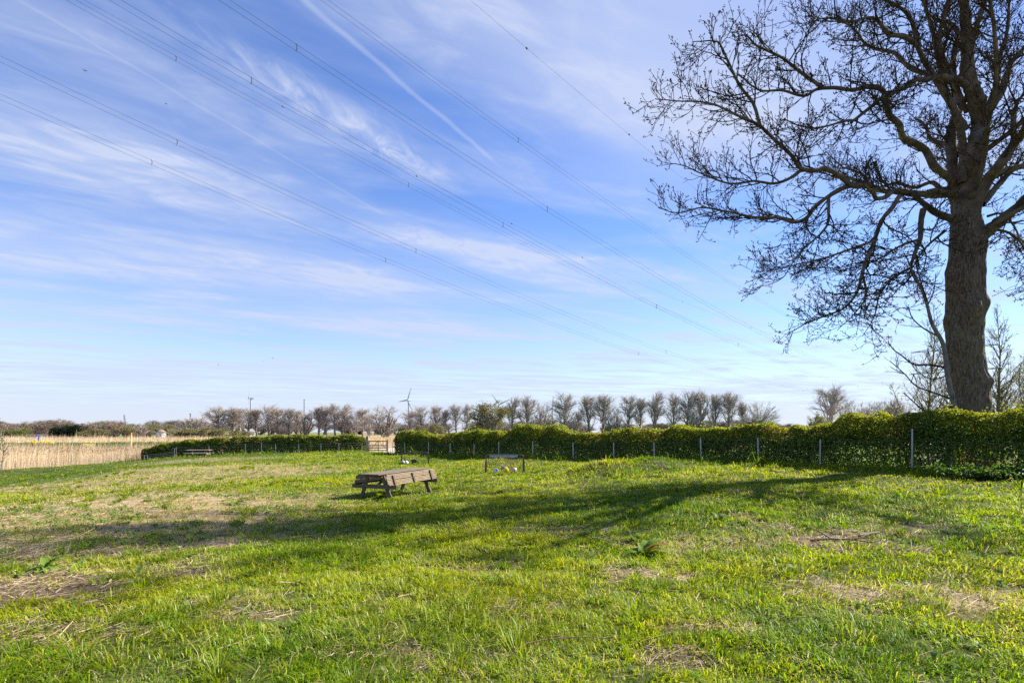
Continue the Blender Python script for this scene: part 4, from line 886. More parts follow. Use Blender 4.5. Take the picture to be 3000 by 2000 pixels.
# ------------------------------------------------------------------ far trees: a few kinds, copied
def far_tree(kind, rng):
    """unit-height tree; returns (trunk, crown) numpy builders"""
    tb, cb = NB(), NB(); TP = []; TL = []
    def path(a, b, bend, n, wob):
        a, b = np.array(a, float), np.array(b, float); t = np.linspace(0, 1, n)[:, None]; c = (a+b)/2+bend
        P = (1-t)**2*a+2*t*(1-t)*c+t*t*b; P[1:] += rng.normal(0, wob, (n-1, 3)); return P
    multi = kind in ('multi', 'willow', 'bush'); spread = kind == 'spread'
    W = {'vase': .30, 'slim': .22, 'multi': .42, 'spread': .62, 'willow': .46, 'bush': .55}[kind]
    c0 = {'vase': .24, 'slim': .28, 'multi': .10, 'spread': .2, 'willow': .08, 'bush': .02}[kind]
    starts = []
    if multi:
        for k in range(7):
            a = rng.uniform(0, 6.28); P = path((.02*math.cos(a), .02*math.sin(a), 0), (W*.45*math.cos(a), W*.45*math.sin(a), rng.uniform(.5, .75)), (0, 0, .06), 7, .006); V, Fc = tube(P, np.linspace(.016, .006, 7), 6); tb.add(V, Fc); starts.append((P, .1))
    else:
        P = path((0, 0, -.01), (rng.normal(0, .02), rng.normal(0, .02), .86 if not spread else .5), rng.normal(0, .01, 3), 10, .004); V, Fc = tube(P, np.linspace(.021, .005, 10), 7); tb.add(V, Fc); starts.append((P, c0))
    nb = 42
    for b in range(nb):
        P0, s0 = starts[b % len(starts)]; f = s0+(1-s0)*rng.random()**.9 if not spread else .45+.55*rng.random(); i = min(len(P0)-2, int(f*(len(P0)-1))); p = P0[i]+(P0[i+1]-P0[i])*rng.random()
        a = rng.uniform(0, 6.28); hh = rng.uniform(.0, 1.0)
        # crown envelope: an egg, widest a little above the middle
        zt = max(p[2]+.10, c0+.08+(1-c0-.08)*(hh**.75)); e = (zt-c0)/(1-c0); rad = W*.5*2*math.sqrt(max(.02, e*(1.02-e)))*(.75+.3*rng.random())*(1.1 if e < .6 else 1.0)
        if kind == 'vase': rad = W*1.0*math.sqrt(max(.01, e**.8*(1.03-e)))*(.75+.3*rng.random())
        q = (rad*math.cos(a), rad*math.sin(a), zt); B = path(p, q, (rng.normal(0, .01), rng.normal(0, .01), -.04 if kind != 'spread' else .05), 7, .007)
        V, Fc = tube(B, np.linspace(.0075, .0022, 7), 4); cb.add(V, Fc); ax = np.array((0, 0, 1.0))
        for k in range(11):
            g = rng.uniform(.25, 1); i2 = min(5, int(g*6)); s = B[i2]; T = B[i2+1]-B[i2]; T = T/np.linalg.norm(T); dr = T+rng.normal(0, .42, 3)+ax*.20; dr /= np.linalg.norm(dr)
            L = rng.uniform(.06, .14)*(1.2-.3*g); D = path(s, s+dr*L, rng.normal(0, .006, 3)+(0, 0, -.006), 4, .003); V, Fc = tube(D, np.linspace(.0028, .0013, 4), 3); cb.add(V, Fc)
            for m in range(7):
                TP.append(D[rng.integers(1, 4)]); w = dr+rng.normal(0, .55, 3)+ax*.12; TL.append(w/np.linalg.norm(w)*rng.uniform(.03, .075))
    TP = np.array(TP); TL = np.array(TL); a = np.cross(TL, rng.normal(size=TL.shape)); a /= np.linalg.norm(a, axis=1, keepdims=True)+1e-9
    V = np.stack([TP-a*.0009, TP+a*.0009, TP+TL*.6+a*.0007, TP+TL], 1).reshape(-1, 3); Fc = (np.arange(len(TP))*4)[:, None]+np.arange(4)[None]; cb.add(V, Fc)
    lf = None
    if kind in ('willow', 'bush'):
        n = len(TP)*4; j = rng.integers(0, len(TP), n); Pp = TP[j]+TL[j]*rng.uniform(.3, 1.1, (n, 1)); V, Fc = leaf_quads(Pp, rng.normal(size=(n, 3)), rng.uniform(.010, .024, n), rng.uniform(.007, .015, n), rng); g = rng.random((n, 1))
        lf = (V, Fc, np.repeat(np.array((.15, .155, .035))*(1-g)+np.array((.25, .235, .06))*g, 4, 0))
    return tb, cb, lf
tr = np.random.default_rng(77); PROTO = {}
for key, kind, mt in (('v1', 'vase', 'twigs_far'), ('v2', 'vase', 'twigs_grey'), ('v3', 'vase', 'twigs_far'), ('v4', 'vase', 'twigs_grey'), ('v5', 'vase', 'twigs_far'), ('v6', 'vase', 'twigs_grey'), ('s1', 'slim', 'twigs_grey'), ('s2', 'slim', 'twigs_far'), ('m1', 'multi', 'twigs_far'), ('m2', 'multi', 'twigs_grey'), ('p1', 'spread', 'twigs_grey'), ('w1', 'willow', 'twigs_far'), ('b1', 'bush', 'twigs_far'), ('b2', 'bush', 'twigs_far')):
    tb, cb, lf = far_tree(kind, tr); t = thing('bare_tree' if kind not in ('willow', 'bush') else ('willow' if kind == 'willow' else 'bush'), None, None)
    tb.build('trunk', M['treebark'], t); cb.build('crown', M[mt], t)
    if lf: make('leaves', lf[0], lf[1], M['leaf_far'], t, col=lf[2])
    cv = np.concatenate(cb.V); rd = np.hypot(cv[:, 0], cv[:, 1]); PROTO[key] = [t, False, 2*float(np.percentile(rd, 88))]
def plant_tree(key, u, vt, wpx, d, label, group, cat='tree', vb=None):
    t0, used, wr_ = PROTO[key]; t = copy_tree(t0) if used else t0; PROTO[key][1] = True
    x = (u-1500)/F*d; z = hg(x, d)-.05; H = EYE+(HZ-vt)/F*d-z; wid = wpx/F*d
    t.location = (x, d, z); s = wid/wr_; t.scale = (s, s, H); t.rotation_euler = (tr.normal(0, .025), tr.normal(0, .035), tr.uniform(0, 6.28))
    tag(t, label, cat, group); return t
G = 'bare trees in the row beyond the hedges'
ROW = [
 ('v2', 555, 1225, 60, 262, 'low rounded bare tree at the left end of the tree row, left of its neighbours'),
 ('m1', 582, 1213, 62, 258, 'bare brownish tree at the left end of the row, beside a taller one'),
 ('v6', 634, 1191, 76, 250, 'broad dense brown bare tree, first tall one at the left of the row'),
 ('v1', 680, 1194, 56, 252, 'bare tree between the broad brown tree and the first wind turbine'),
 ('s2', 704, 1195, 44, 256, 'slender bare tree just left of the first wind turbine'),
 ('v3', 729, 1196, 46, 250, 'bare brown tree directly in front of the first wind turbine tower'),
 ('s2', 753, 1198, 36, 252, 'slim bare tree just right of the first wind turbine'),
 ('v4', 787, 1186, 48, 250, 'tall oval bare tree second to the right of the first wind turbine'),
 ('v5', 812, 1194, 46, 246, 'bare vase shaped tree left of the gap before the slim mast'),
 ('s1', 847, 1195, 44, 250, 'narrow bare tree with a clear straight trunk left of the slim mast'),
 ('s2', 870, 1202, 34, 254, 'small thin bare tree close to the left of the slim mast'),
 ('m1', 893, 1195, 52, 250, 'bare many stemmed tree behind which the slim dark mast rises'),
 ('s1', 934, 1194, 44, 250, 'bare tree with pale twigs right of the slim mast, before three taller ones'),
 ('v2', 958, 1186, 46, 250, 'bare tree, left of the three tall ones left of the gate'),
 ('v6', 982, 1183, 48, 248, 'tallest bare tree between the mast and the gate, in the middle of three'),
 ('v1', 1015, 1185, 54, 250, 'bare tree, right of the three tall ones left of the gate'),
 ('m2', 1038, 1207, 44, 246, 'lower bare tree with several stems tucked right of the three tall ones'),
 ('s2', 1063, 1198, 38, 250, 'narrow bare tree above the left post of the gate'),
 ('m1', 1084, 1198, 44, 240, 'bare many stemmed tree rising right above the gate'),
 ('m2', 1128, 1182, 84, 200, 'large wide bare tree with fanned stems just right of the gate'),
 ('v3', 1201, 1203, 46, 235, 'small bare tree at the foot of the second wind turbine'),
 ('v4', 1234, 1188, 46, 240, 'round bare tree immediately right of the second wind turbine'),
 ('v5', 1279, 1188, 42, 240, 'bare tree rising above the round yellow green bush'),
 ('s1', 1306, 1198, 34, 240, 'small slender bare tree right of the round yellow green bush'),
 ('v2', 1338, 1183, 40, 240, 'bare tree, left one of the pair left of the big greenish willow'),
 ('v6', 1368, 1185, 40, 240, 'bare tree, right one of the pair left of the big greenish willow'),
 ('v1', 1505, 1164, 54, 236, 'tall bare tree just right of the big greenish willow'),
 ('v3', 1541, 1161, 56, 236, 'tall vase shaped bare tree behind the highest hump of the hedge'),
 ('m2', 1586, 1174, 54, 238, 'shorter bushy bare tree between the hedge hump and the fourth wind turbine'),
 ('v4', 1656, 1153, 70, 230, 'broad regular vase shaped bare tree just right of the fourth wind turbine'),
 ('s1', 1693, 1205, 26, 240, 'thin small bare tree standing in the gap right of the broad vase shaped one'),
 ('v5', 1727, 1158, 50, 236, 'bare tree with a straight clear trunk, left of the thick bushy pair'),
 ('v2', 1765, 1156, 62, 236, 'tall dense bare tree of the thick bushy pair'),
 ('m2', 1797, 1188, 56, 230, 'lower bushy bare tree leaning on the right of the dense tall one'),
 ('v6', 1837, 1158, 52, 236, 'open bare tree right of the bushy pair, beside a very thin one'),
 ('s1', 1875, 1164, 38, 236, 'very thin open bare tree left of the widest tree of the right half'),
 ('v1', 1920, 1149, 62, 232, 'wide full bare tree standing alone, left of the group of four'),
 ('v3', 1974, 1153, 46, 234, 'bare tree, leftmost of the close group of four'),
 ('v4', 2012, 1146, 50, 234, 'bare tree, second from the left in the close group of four'),
 ('m2', 2032, 1196, 46, 230, 'low bushy bare tree growing among the trunks of the close group of four'),
 ('v5', 2053, 1145, 50, 234, 'highest bare tree, third in the close group of four'),
 ('s1', 2091, 1153, 38, 234, 'slim upright bare tree, rightmost in the close group of four'),
 ('v2', 2134, 1148, 62, 232, 'large bare tree right of the slim upright one'),
 ('s1', 2173, 1177, 36, 236, 'small bare tree left of the low wide spreading tree'),
 ('p1', 2227, 1176, 94, 225, 'low wide spreading bare tree at the right end of the row'),
 ('v6', 2428, 1132, 80, 150, 'fan shaped bare tree above the raised part of the hedge'),
 ('m2', 2482, 1164, 46, 155, 'smaller bare tree at the right foot of the fan shaped one'),
 ('m1', 2527, 1176, 44, 160, 'low bare tree, leftmost of the dark clump left of the sapling'),
 ('m2', 2562, 1168, 54, 160, 'dense dark bare tree in the clump left of the sapling'),
 ('m1', 2593, 1170, 44, 162, 'bare tree in the middle right of the dark clump'),
 ('v1', 2622, 1170, 46, 162, 'pale twigged bare tree, right part of the dark clump'),
 ('m2', 2658, 1178, 36, 160, 'small bare tree at the right end of the dark clump, near the sapling'),
]
for r_ in ROW: plant_tree(*r_[:5], r_[5], G)
plant_tree('w1', 1433, 1174, 98, 215, 'large round greenish willow in the middle of the tree row', 'willows and bushes coming into leaf')
for key, u, vt, wpx, d, lab in (('b1', 1231, 1243, 36, 205, 'small yellow green bush left of the larger one, right of the second turbine'), ('b2', 1277, 1237, 48, 200, 'round yellow green bush above the dip in the hedge'),
     ('b1', 522, 1258, 54, 225, 'pale green bush just right of the white tower'), ('b2', 545, 1252, 90, 222, 'wide yellow green willow scrub in front of the left end of the tree row'), ('b1', 610, 1250, 86, 218, 'yellow green scrub right of the wide one, above the left hedge'),
     ('b2', 655, 1252, 54, 215, 'small green scrub at the right end of the willow scrub'), ('b1', 705, 1258, 60, 220, 'pale green bush in front of the small farmhouse'), ('b2', 2200, 1225, 40, 222, 'small leafing bush at the foot of the low spreading tree'),
     ('b1', 2398, 1208, 50, 120, 'pale yellow green bush at the left foot of the fan shaped tree'), ('b2', 282, 1254, 60, 235, 'bright green willow in front of the brown wood on the left'), ('b1', 255, 1262, 40, 240, 'smaller green bush left of the bright green willow'),
     ('b1', 372, 1245, 50, 250, 'greenish tree right of the crane at the edge of the wood'), ('b2', 443, 1241, 40, 275, 'round green tree behind the gap left of the white tower'), ('b1', 484, 1240, 42, 275, 'round green tree behind the white tower'), ('m1', 405, 1242, 56, 262, 'dark brown bare tree left of the white tower')):
    plant_tree(key, u, vt, wpx, d, lab, 'willows and bushes coming into leaf', 'bush' if key[0] == 'b' else 'tree')

# far-off woods that read as one mass
def wood(name, spots, mats, seed):
    rng = np.random.default_rng(seed); nb = NB(); lf = NB()
    src = [PROTO[k][0] for k in ('v1', 'm1', 'v3', 'm2')]; dat = []
    for s in src:
        vs = []; fs = []; n = 0
        for ch in s.children:
            me = ch.data; V = np.empty(len(me.vertices)*3, np.float32); me.vertices.foreach_get('co', V); L = np.empty(len(me.loops), np.int32); me.loops.foreach_get('vertex_index', L); vs.append(V.reshape(-1, 3)); fs.append(L.reshape(-1, 4)+n); n += len(vs[-1])
        dat.append((np.concatenate(vs), np.concatenate(fs)))
    for (x, y, H, W, tint) in spots:
        V, Fc = dat[rng.integers(0, 4)]; a = rng.uniform(0, 6.28); c, s = math.cos(a), math.sin(a); q = V*np.array((W*2.6, W*2.6, H)); q = np.stack([q[:, 0]*c-q[:, 1]*s+x, q[:, 0]*s+q[:, 1]*c+y, q[:, 2]+LOW-.1], -1)
        nb.add(q, Fc, tint)
        n = 500; u = rng.normal(size=(n, 3)); u /= np.linalg.norm(u, axis=1, keepdims=True); rr = rng.random((n, 1))**.35; P = u*rr*np.array((W*.42, W*.42, H*.38))+np.array((x, y, LOW+H*.55))
        ls = .022*H*rng.uniform(.6, 1.6, n); Vl, Fl = leaf_quads(P, rng.normal(size=(n, 3)), ls, ls*.8, rng); lf.add(Vl, Fl, np.array(tint)*1.25)
    o = nb.build(name, M['woods'], None, kind='stuff'); lf.build(name+'_twigs', M['woods_mist'], None, kind='stuff')
M['woods'] = blade_mat('wood_twigs', .05, .0, .6); M['woods_mist'] = blade_mat('wood_fine_twigs', .25, .0, .6)
wo = np.random.default_rng(3); spots = []
for i in range(150):
    u = wo.uniform(-420, 430); d = wo.uniform(262, 330); vt = 1236+5*math.sin(u*.03)-6*(wo.random() < .3)+wo.uniform(-3, 9)+ (10 if u > 340 else 0); H = EYE+(HZ-vt)/F*d-LOW
    tint = np.array((.24, .19, .155))*wo.uniform(.75, 1.2)
    if wo.random() < .10: tint = np.array((.19, .20, .07))
    spots.append(((u-1500)/F*d, d, H, H*wo.uniform(.9, 1.4), tint))
for i in range(16):                                                   # dark conifers at the foot of the wood
    u = wo.uniform(140, 235); d = wo.uniform(256, 262); H = wo.uniform(4, 7.5); spots.append(((u-1500)/F*d, d, H, H*.8, (.025, .04, .022)))
for i in range(26):
    u = wo.uniform(-250, 75); d = wo.uniform(250, 258); H = wo.uniform(3, 5.5); spots.append(((u-1500)/F*d, d, H, H*1.3, (.19, .20, .07)))
wood('wood', spots, None, 4)
spots = []
for i in range(190):
    u = wo.uniform(430, 2700); d = wo.uniform(560, 700); vt = (1238 if u < 1900 else 1240)+wo.uniform(-5, 9)+6*math.sin(u*.011); H = EYE+(HZ-vt)/F*d-LOW
    tint = np.array((.26, .225, .205))*wo.uniform(.85, 1.15)
    if wo.random() < .16: tint = np.array((.23, .225, .12))
    spots.append(((u-1500)/F*d, d, H, H*wo.uniform(1.2, 2.0), tint))
wood('distant_woods', spots, None, 6)

# ------------------------------------------------------------------ the white tower, house, crane, chimneys, masts
M['whitewash'] = pmat('whitewashed_wall', (.42, .42, .43), (.62, .62, .63), .8, .85)
M['thatch'] = pmat('thatch', (.16, .12, .10), (.26, .20, .16), 2, .95)
M['dark'] = pmat('dark_opening', (.02, .02, .025), (.03, .03, .035), 2, .6)
def build_tower():
    d = 240; x = (472-1500)/F*d; t = thing('mill_stump', 'round white tower with a conical thatched roof at the far edge of the reeds', 'tower', (x, d, LOW)); k = d/F
    m = MB(); m.lathe([(13.2*k, -.2), (12.9*k, 8*k), (12.0*k, 20.5*k), (12.2*k, 20.6*k)], 28); m.build('wall', M['whitewash'], t, smooth=True)
    m = MB(); m.lathe([(11.6*k, 19.6*k), (13.8*k, 19.4*k), (12.6*k, 21.2*k), (7*k, 25.4*k), (2.2*k, 28.0*k), (.1, 28.6*k)], 28); m.build('roof', M['thatch'], t, smooth=True)
    a = R(-104); m = MB()
    def on(az, z, w, h, dep=.18):
        r = (13.2-1.2*z/20)*k; q = np.array(((-math.sin(az), math.cos(az), 0), (math.cos(az), math.sin(az), 0), (0, 0, 1))).T; b = MB(); b.box((r*math.cos(az), r*math.sin(az), z*k), (w*k, dep, h*k), q); return b
    on(a, 4.5, 4.2, 9.2).build('door', M['dark'], t)
    on(a+R(42), 9, 2.4, 5).build('window', M['dark'], t); on(a-R(50), 12, 2.0, 4).build('window', M['dark'], t)
build_tower()
def build_house():
    d = 300; x = (727-1500)/F*d; t = thing('farmhouse', 'small farmhouse with a pale gable and grey roof glimpsed through the trees', 'house', (x, d, LOW), R(70))
    m = MB(); m.box((0, 0, 1.6), (6, 4.4, 3.4)); m.add([(-2.99, -2.2, 3.3), (-2.99, 2.2, 3.3), (-2.99, 0, 5.0), (2.99, -2.2, 3.3), (2.99, 2.2, 3.3), (2.99, 0, 5.0)], [(0, 2, 1), (3, 4, 5)]); m.build('wall', M['house_wall'], t)
    m = MB()
    for s in (-1, 1): m.bar((-3.3, s*1.3, 4.2), (3.3, s*1.3, 4.2), 3.2, .12, (0, s*.62, .78))
    m.build('roof', M['slate'], t)
    for xx in (-1.5, 1.3):
        m = MB(); m.box((xx, -2.22, 1.7), (.9, .06, 1.2)); m.build('window', M['dark'], t)
M['house_wall'] = pmat('house_wall', (.24, .22, .20), (.32, .30, .28), 1, .9)
M['slate'] = pmat('roof_slate', (.12, .12, .14), (.2, .2, .22), 2, .8)
build_house()
def lattice(m, a, b, w0, w1, n, r):
    a, b = np.array(a, float), np.array(b, float); d = (b-a)/np.linalg.norm(b-a); x = np.cross(d, (0.3, 1, 0.1)); x /= np.linalg.norm(x); y = np.cross(d, x)
    def c(t, k): w = (w0+(w1-w0)*t)/2; sx, sy = ((-1, -1), (1, -1), (1, 1), (-1, 1))[k % 4]; return a+(b-a)*t+x*w*sx+y*w*sy
    for k in range(4): m.tube([c(0, k), c(1, k)], r, 4)
    for i in range(n):
        for k in range(4): m.tube([c(i/n, k), c((i+1)/n, k+1)], r*.7, 4); m.tube([c((i+1)/n, k), c((i+1)/n, k+1)], r*.7, 4)
def build_crane():
    d = 420; x = (371-1500)/F*d; t = thing('crane', 'thin lattice crane boom leaning left above the wood', 'crane', (x, d, LOW)); top = (365-371)/F*d
    m = MB(); m.box((0, 0, 1.8), (4.2, 3, 2.2)); m.box((.9, -.4, 3.1), (1.4, 1.6, 1.1)); m.build('cab', M['steel'], t)
    for s in (-1, 1):
        m = MB(); m.box((0, s*1.4, .4), (5, .7, .9), bev=.1); m.build('track', M['black'], t)
    m = MB(); lattice(m, (-.2, 0, 2.6), (top-.4, 0, EYE+(HZ-1215)/F*d-LOW), 1.0, .6, 11, .07); m.build('boom', M['steel'], t)
    m = MB(); m.tube([(top-.4, 0, EYE+(HZ-1215)/F*d-LOW), (top-.9, 0, 9)], .05, 4); m.build('hoist_cable', M['steel'], t)
build_crane()
for u, lab in ((183.5, 'left one of two thin pale chimneys peeping over the wood'), (187.5, 'right one of two thin pale chimneys peeping over the wood')):
    d = 900; t = thing('chimney', lab, 'chimney', ((u-1500)/F*d, d, LOW), 0, 'chimneys behind the wood'); m = MB(); Hc = EYE+(HZ-1230)/F*d-LOW
    m.lathe([(1.1, 0), (.95, Hc), (.8, Hc), (.8, Hc-1)], 12); m.build('shaft', M['whitewash'], t); m = MB(); m.lathe([(1.0, Hc-1.6), (1.15, Hc-1.6), (1.15, Hc-1), (1.0, Hc-1)], 12); m.build('ring', M['steel'], t)
def mast(u, vt, d, r, lab, arms):
    x = (u-1500)/F*d; t = thing('mast', lab, 'mast', (x, d, LOW)); H = EYE+(HZ-vt)/F*d-LOW; m = MB()
    if arms: lattice(m, (0, 0, 0), (0, 0, H), r*2.4, r*1.2, 14, r*.22); m.build('lattice_shaft', M['steel'], t); m = MB(); m.box((0, 0, H-.3), (r*4, r*1.2, .5)); m.box((r*.8, 0, H-1.6), (r*1.5, r, .8)); m.build('antenna', M['steel'], t)
    else:
        m.lathe([(r*1.1, 0), (r, H)], 10); m.build('shaft', M['steel'], t)
        for z in np.linspace(H*.5, H*.97, 6):
            b = MB(); b.lathe([(r*1.05, z), (r*1.35, z), (r*1.35, z+.5), (r*1.05, z+.5)], 10); b.build('collar', M['steel'], t)
mast(891, 1169, 500, .34, 'slim dark straight mast rising behind the tree row between the turbines', False)
mast(557.5, 1211, 420, .30, 'small lattice antenna mast at the left end of the tree row', True)
def turbine(u, vhub, d, bl, yaw, angs, lab):
    x = (u-1500)/F*d; t = thing('wind_turbine', lab, 'wind turbine', (x, d, LOW), R(yaw), 'wind turbines beyond the trees'); k = d/F; H = EYE+(HZ-vhub)*k-LOW
    m = MB(); m.lathe([(2.6*k*1.1, 0), (2.1*k*1.1, H*.5), (1.5*k*1.1, H-1.5*k)], 14); m.build('tower', M['turbine'], t, smooth=True)
    m = MB(); m.box((0, 2.5*k, H), (4.6*k, 12*k, 4.8*k), bev=1.4*k); m.box((0, 6.5*k, H+3*k), (1.2*k, 1.5*k, 1.5*k)); m.build('nacelle', M['turbine'], t)
    m = MB(); m.sphere((0, -4.6*k, H), 2.5*k, 14, 8, (1, 1.4, 1)); m.build('hub', M['turbine'], t, smooth=True)
    for a in angs:
        m = MB(); L = bl*k; c, s = math.cos(R(a)), math.sin(R(a)); pr = [(0, 1.0, 1.0), (.06, 1.1, .9), (.16, 2.0, .55), (.3, 1.7, .4), (.6, 1.1, .25), (.85, .7, .15), (1, .2, .06)]; V = []
        for f, ch, th in pr:
            for q in range(8):
                b = q*math.pi/4; e, g = ch*k*1.15*math.cos(b)+.25*ch*k, th*k*1.15*math.sin(b); V.append((s*f*L+c*e, -4.6*k+g, H+c*f*L-s*e))
        Fq = [(i*8+j, i*8+(j+1) % 8, (i+1)*8+(j+1) % 8, (i+1)*8+j) for i in range(len(pr)-1) for j in range(8)]; m.add(V, Fq); m.build('blade', M['turbine'], t, smooth=True)
turbine(735, 1166, 1500, 40, -62, (-3, 117, 237), 'wind turbine at the left above the tree row, seen nearly edge on')
turbine(1197, 1172, 1500, 42, -38, (25, 145, 265), 'wind turbine with three spread blades right of the gate')
turbine(1462, 1184, 1600, 36, 0, (-36, 66, 186), 'wind turbine mostly hidden behind the big greenish willow, two blades showing')
turbine(1618, 1196, 1700, 37, 12, (2, 122, 242), 'wind turbine standing low between bare trees, one blade straight up')
def pole(lab, u, v0, v1, d, r, lean, bands):
    x = (u-1500)/F*d; zt = EYE+(HZ-v0)/F*d; z = hg(x, d); H = zt-z; t = thing('marker_pole', lab, 'pole', (x, d, z), 0, 'coloured marker poles in the reeds')
    n = len(bands)
    for nm, f0, f1, mt in bands:
        m = MB(); m.tube([(lean*f0*H, 0, f0*H-(.3 if f0 == 0 else 0)), (lean*f1*H, 0, f1*H)], r, 10); m.build(nm, mt, t)
    m = MB(); m.sphere((lean*H, 0, H), r*.98, 10, 6); m.build('cap', bands[-1][3], t)
M['pblue'] = pmat('blue_paint', (.02, .10, .42), (.03, .14, .50), 3, .45); M['pyel'] = pmat('yellow_paint', (.62, .36, .06), (.72, .45, .10), 3, .5); M['pcream'] = pmat('faded_yellow_paint', (.70, .50, .20), (.78, .62, .34), 3, .5); M['pred'] = pmat('red_paint', (.45, .05, .03), (.55, .08, .05), 3, .5)
pole('leaning blue marker pole on the grassy bank at the left', 111, 1276, 1303, 72, .085, .09, [('shaft', 0, 1, M['pblue'])])
pole('orange yellow marker pole with red bands standing in the near reeds', 186.5, 1299, 1340, 56, .055, .0, [('shaft', 0, .62, M['pyel']), ('red_band', .62, .68, M['pred']), ('shaft', .68, .76, M['pyel']), ('red_band', .76, .81, M['pred']), ('shaft', .81, 1, M['pyel'])])
pole('tall pale yellow marker pole on the bank, nearest the hedge', 383, 1269, 1307, 71, .075, .04, [('shaft', 0, .86, M['pcream']), ('top_band', .86, 1, M['pyel'])])
def bridge():
    d = 205; t = thing('footbridge', 'low pale railed footbridge at the far edge of the reeds on the left', 'bridge', ((111-1500)/F*d, d, LOW)); W = 62/F*d
    m = MB(); m.box((0, 0, 1.5), (W, 1.2, .12)); m.build('deck', M['wood_dark'], t)
    for zz in (2.0, 2.35):
        m = MB(); m.box((0, -.6, zz), (W, .07, .10)); m.build('rail', M['whitewash'], t)
    for k in range(6):
        m = MB(); m.box((-W/2+.1+k*(W-.2)/5, -.6, .9), (.1, .1, 3.0)); m.build('post', M['wood_grey'], t)
bridge()

# ------------------------------------------------------------------ power lines and the pylon
KX = 1.15; YP = 260.0
def line_fit(pts, c):
    ys = []; zs = []
    for u, v in pts: y = c/((u-1500)/F-KX); ys.append(y); zs.append(EYE+(HZ-v)/F*y)
    w = 1/np.array(ys); A = np.stack([np.ones(len(ys)), np.array(ys), np.array(ys)**2], 1); return np.linalg.lstsq(A*w[:, None], np.array(zs)*w, rcond=None)[0]
LINES = [('lowest pair of power cables at the left, outermost of its circuit', [(0, 282), (444, 476), (1129, 765), (1870, 1040), (2385, 1144), (2602, 1154)], -95, 2),
 ('second pair of power cables from the left edge, just above the lowest pair', [(0, 171), (518, 418), (1218, 737), (1951, 1031), (2353, 1137), (2600, 1158)], -85, 2),
 ('third pair of power cables, crossing the upper left corner below the next pair', [(206, 0), (515, 172), (1196, 541), (1923, 895), (2326, 1046), (2540, 1078)], -90, 2),
 ('fourth pair of power cables, running close above the third pair', [(335, 0), (736, 236), (1473, 657), (1923, 900), (2163, 1008), (2513, 1132)], -66, 2),
 ('pair of power cables left of the vapour trail at the top edge', [(655, 0), (868, 140), (1603, 612), (2265, 994), (2586, 1120)], -58, 2),
 ('pair of power cables right of the vapour trail at the top edge', [(950, 0), (1518, 411), (2190, 858), (2530, 1033)], -66, 2),
 ('single thin earth wire with small markers crossing the paired cables', [(252, 5), (829, 313), (1221, 515), (1499, 654), (1706, 754), (1999, 884), (2200, 960), (2393, 1017), (2560, 1036)], -99, 1),
 ('single earth wire farthest right, passing behind the tree crown', [(1378, 0), (1543, 144), (1843, 395), (1926, 459), (2300, 760), (2608, 962)], -58, 1)]
for lab, pts, c, nw in LINES:
    a, b, q = line_fit(pts, c); ys = np.linspace(-20, YP-(c+75)*.6*1.15/1.52, 60); f = lambda y: np.array((c+KX*y, y, a+b*y+q*y*y))
    t = thing('power_line', lab, 'power line', f(ys[0]), 0, 'power lines strung to the pylon'); o = np.array(t.location)
    for k in range(nw):
        off = (.24-.48*k) if nw == 2 else 0
        P = np.array([f(y)+(0, 0, off) for y in ys]); V, Fc = tube(P-o, (.0095 if nw == 2 else .009), 6); make('cable', V, Fc, M['cable'], t)
    for u, v in pts[1:]:
        y = c/((u-1500)/F-KX)
        if y > 200: continue
        p = f(y)-o; m = MB()
        if nw == 2: m.tube([p+(0, 0, .24), p+(.05, 0, .1), p+(.05, 0, -.1), p+(0, 0, -.24)], .027, 6); m.sphere(p+(0, 0, .24), .05, 8, 6); m.sphere(p+(0, 0, -.24), .05, 8, 6); m.build('spacer', M['black'], t)
        else: m.sphere(p, .10, 8, 6); m.tube([p+(-.14, -.1, .05), p, p+(.14, .1, -.08)], .03, 5); m.build('marker', M['black'], t)
def build_pylon():
    x = -75+KX*YP; t = thing('pylon', 'lattice power pylon whose left crossarm shows beside the big trunk', 'pylon', (x, YP, LOW), math.atan2(-1.15, 1)); zt = EYE+(HZ-1022)/F*YP-LOW; zl = zt-11.5
    m = MB(); lattice(m, (0, 0, 0), (0, 0, zt+3), 8, 1.6, 12, .16); m.build('tower', M['steel'], t)
    for z, W in ((zt, 17), (zl, 18)):
        m = MB()
        for s in (-1, 1):
            m.tube([(s*.8, -.7, z), (s*W, 0, z)], .16, 5); m.tube([(s*.8, .7, z), (s*W, 0, z)], .16, 5); m.tube([(s*.8, 0, z+2.2), (s*W, 0, z+.1)], .14, 5)
            for i in range(7):
                f0, f1 = i/7, (i+1)/7; g = lambda f, h: (s*(.8+(W-.8)*f), 0, z+h*(2.2-2.1*f)); m.tube([g(f0, 0), g(f1, 1)], .09, 4); m.tube([g(f1, 0), g(f1, 1)], .09, 4)
        m.build('crossarm', M['steel'], t)
        for xx in ((-10, 10) if z == zt else (-16, -6, 6, 16)):
            m = MB(); m.tube([(xx-1.3, 0, z-4.6), (xx, 0, z-.1)], .22, 6); m.tube([(xx+1.3, 0, z-4.6), (xx, 0, z-.1)], .22, 6); m.build('insulator', M['black'], t)
build_pylon()

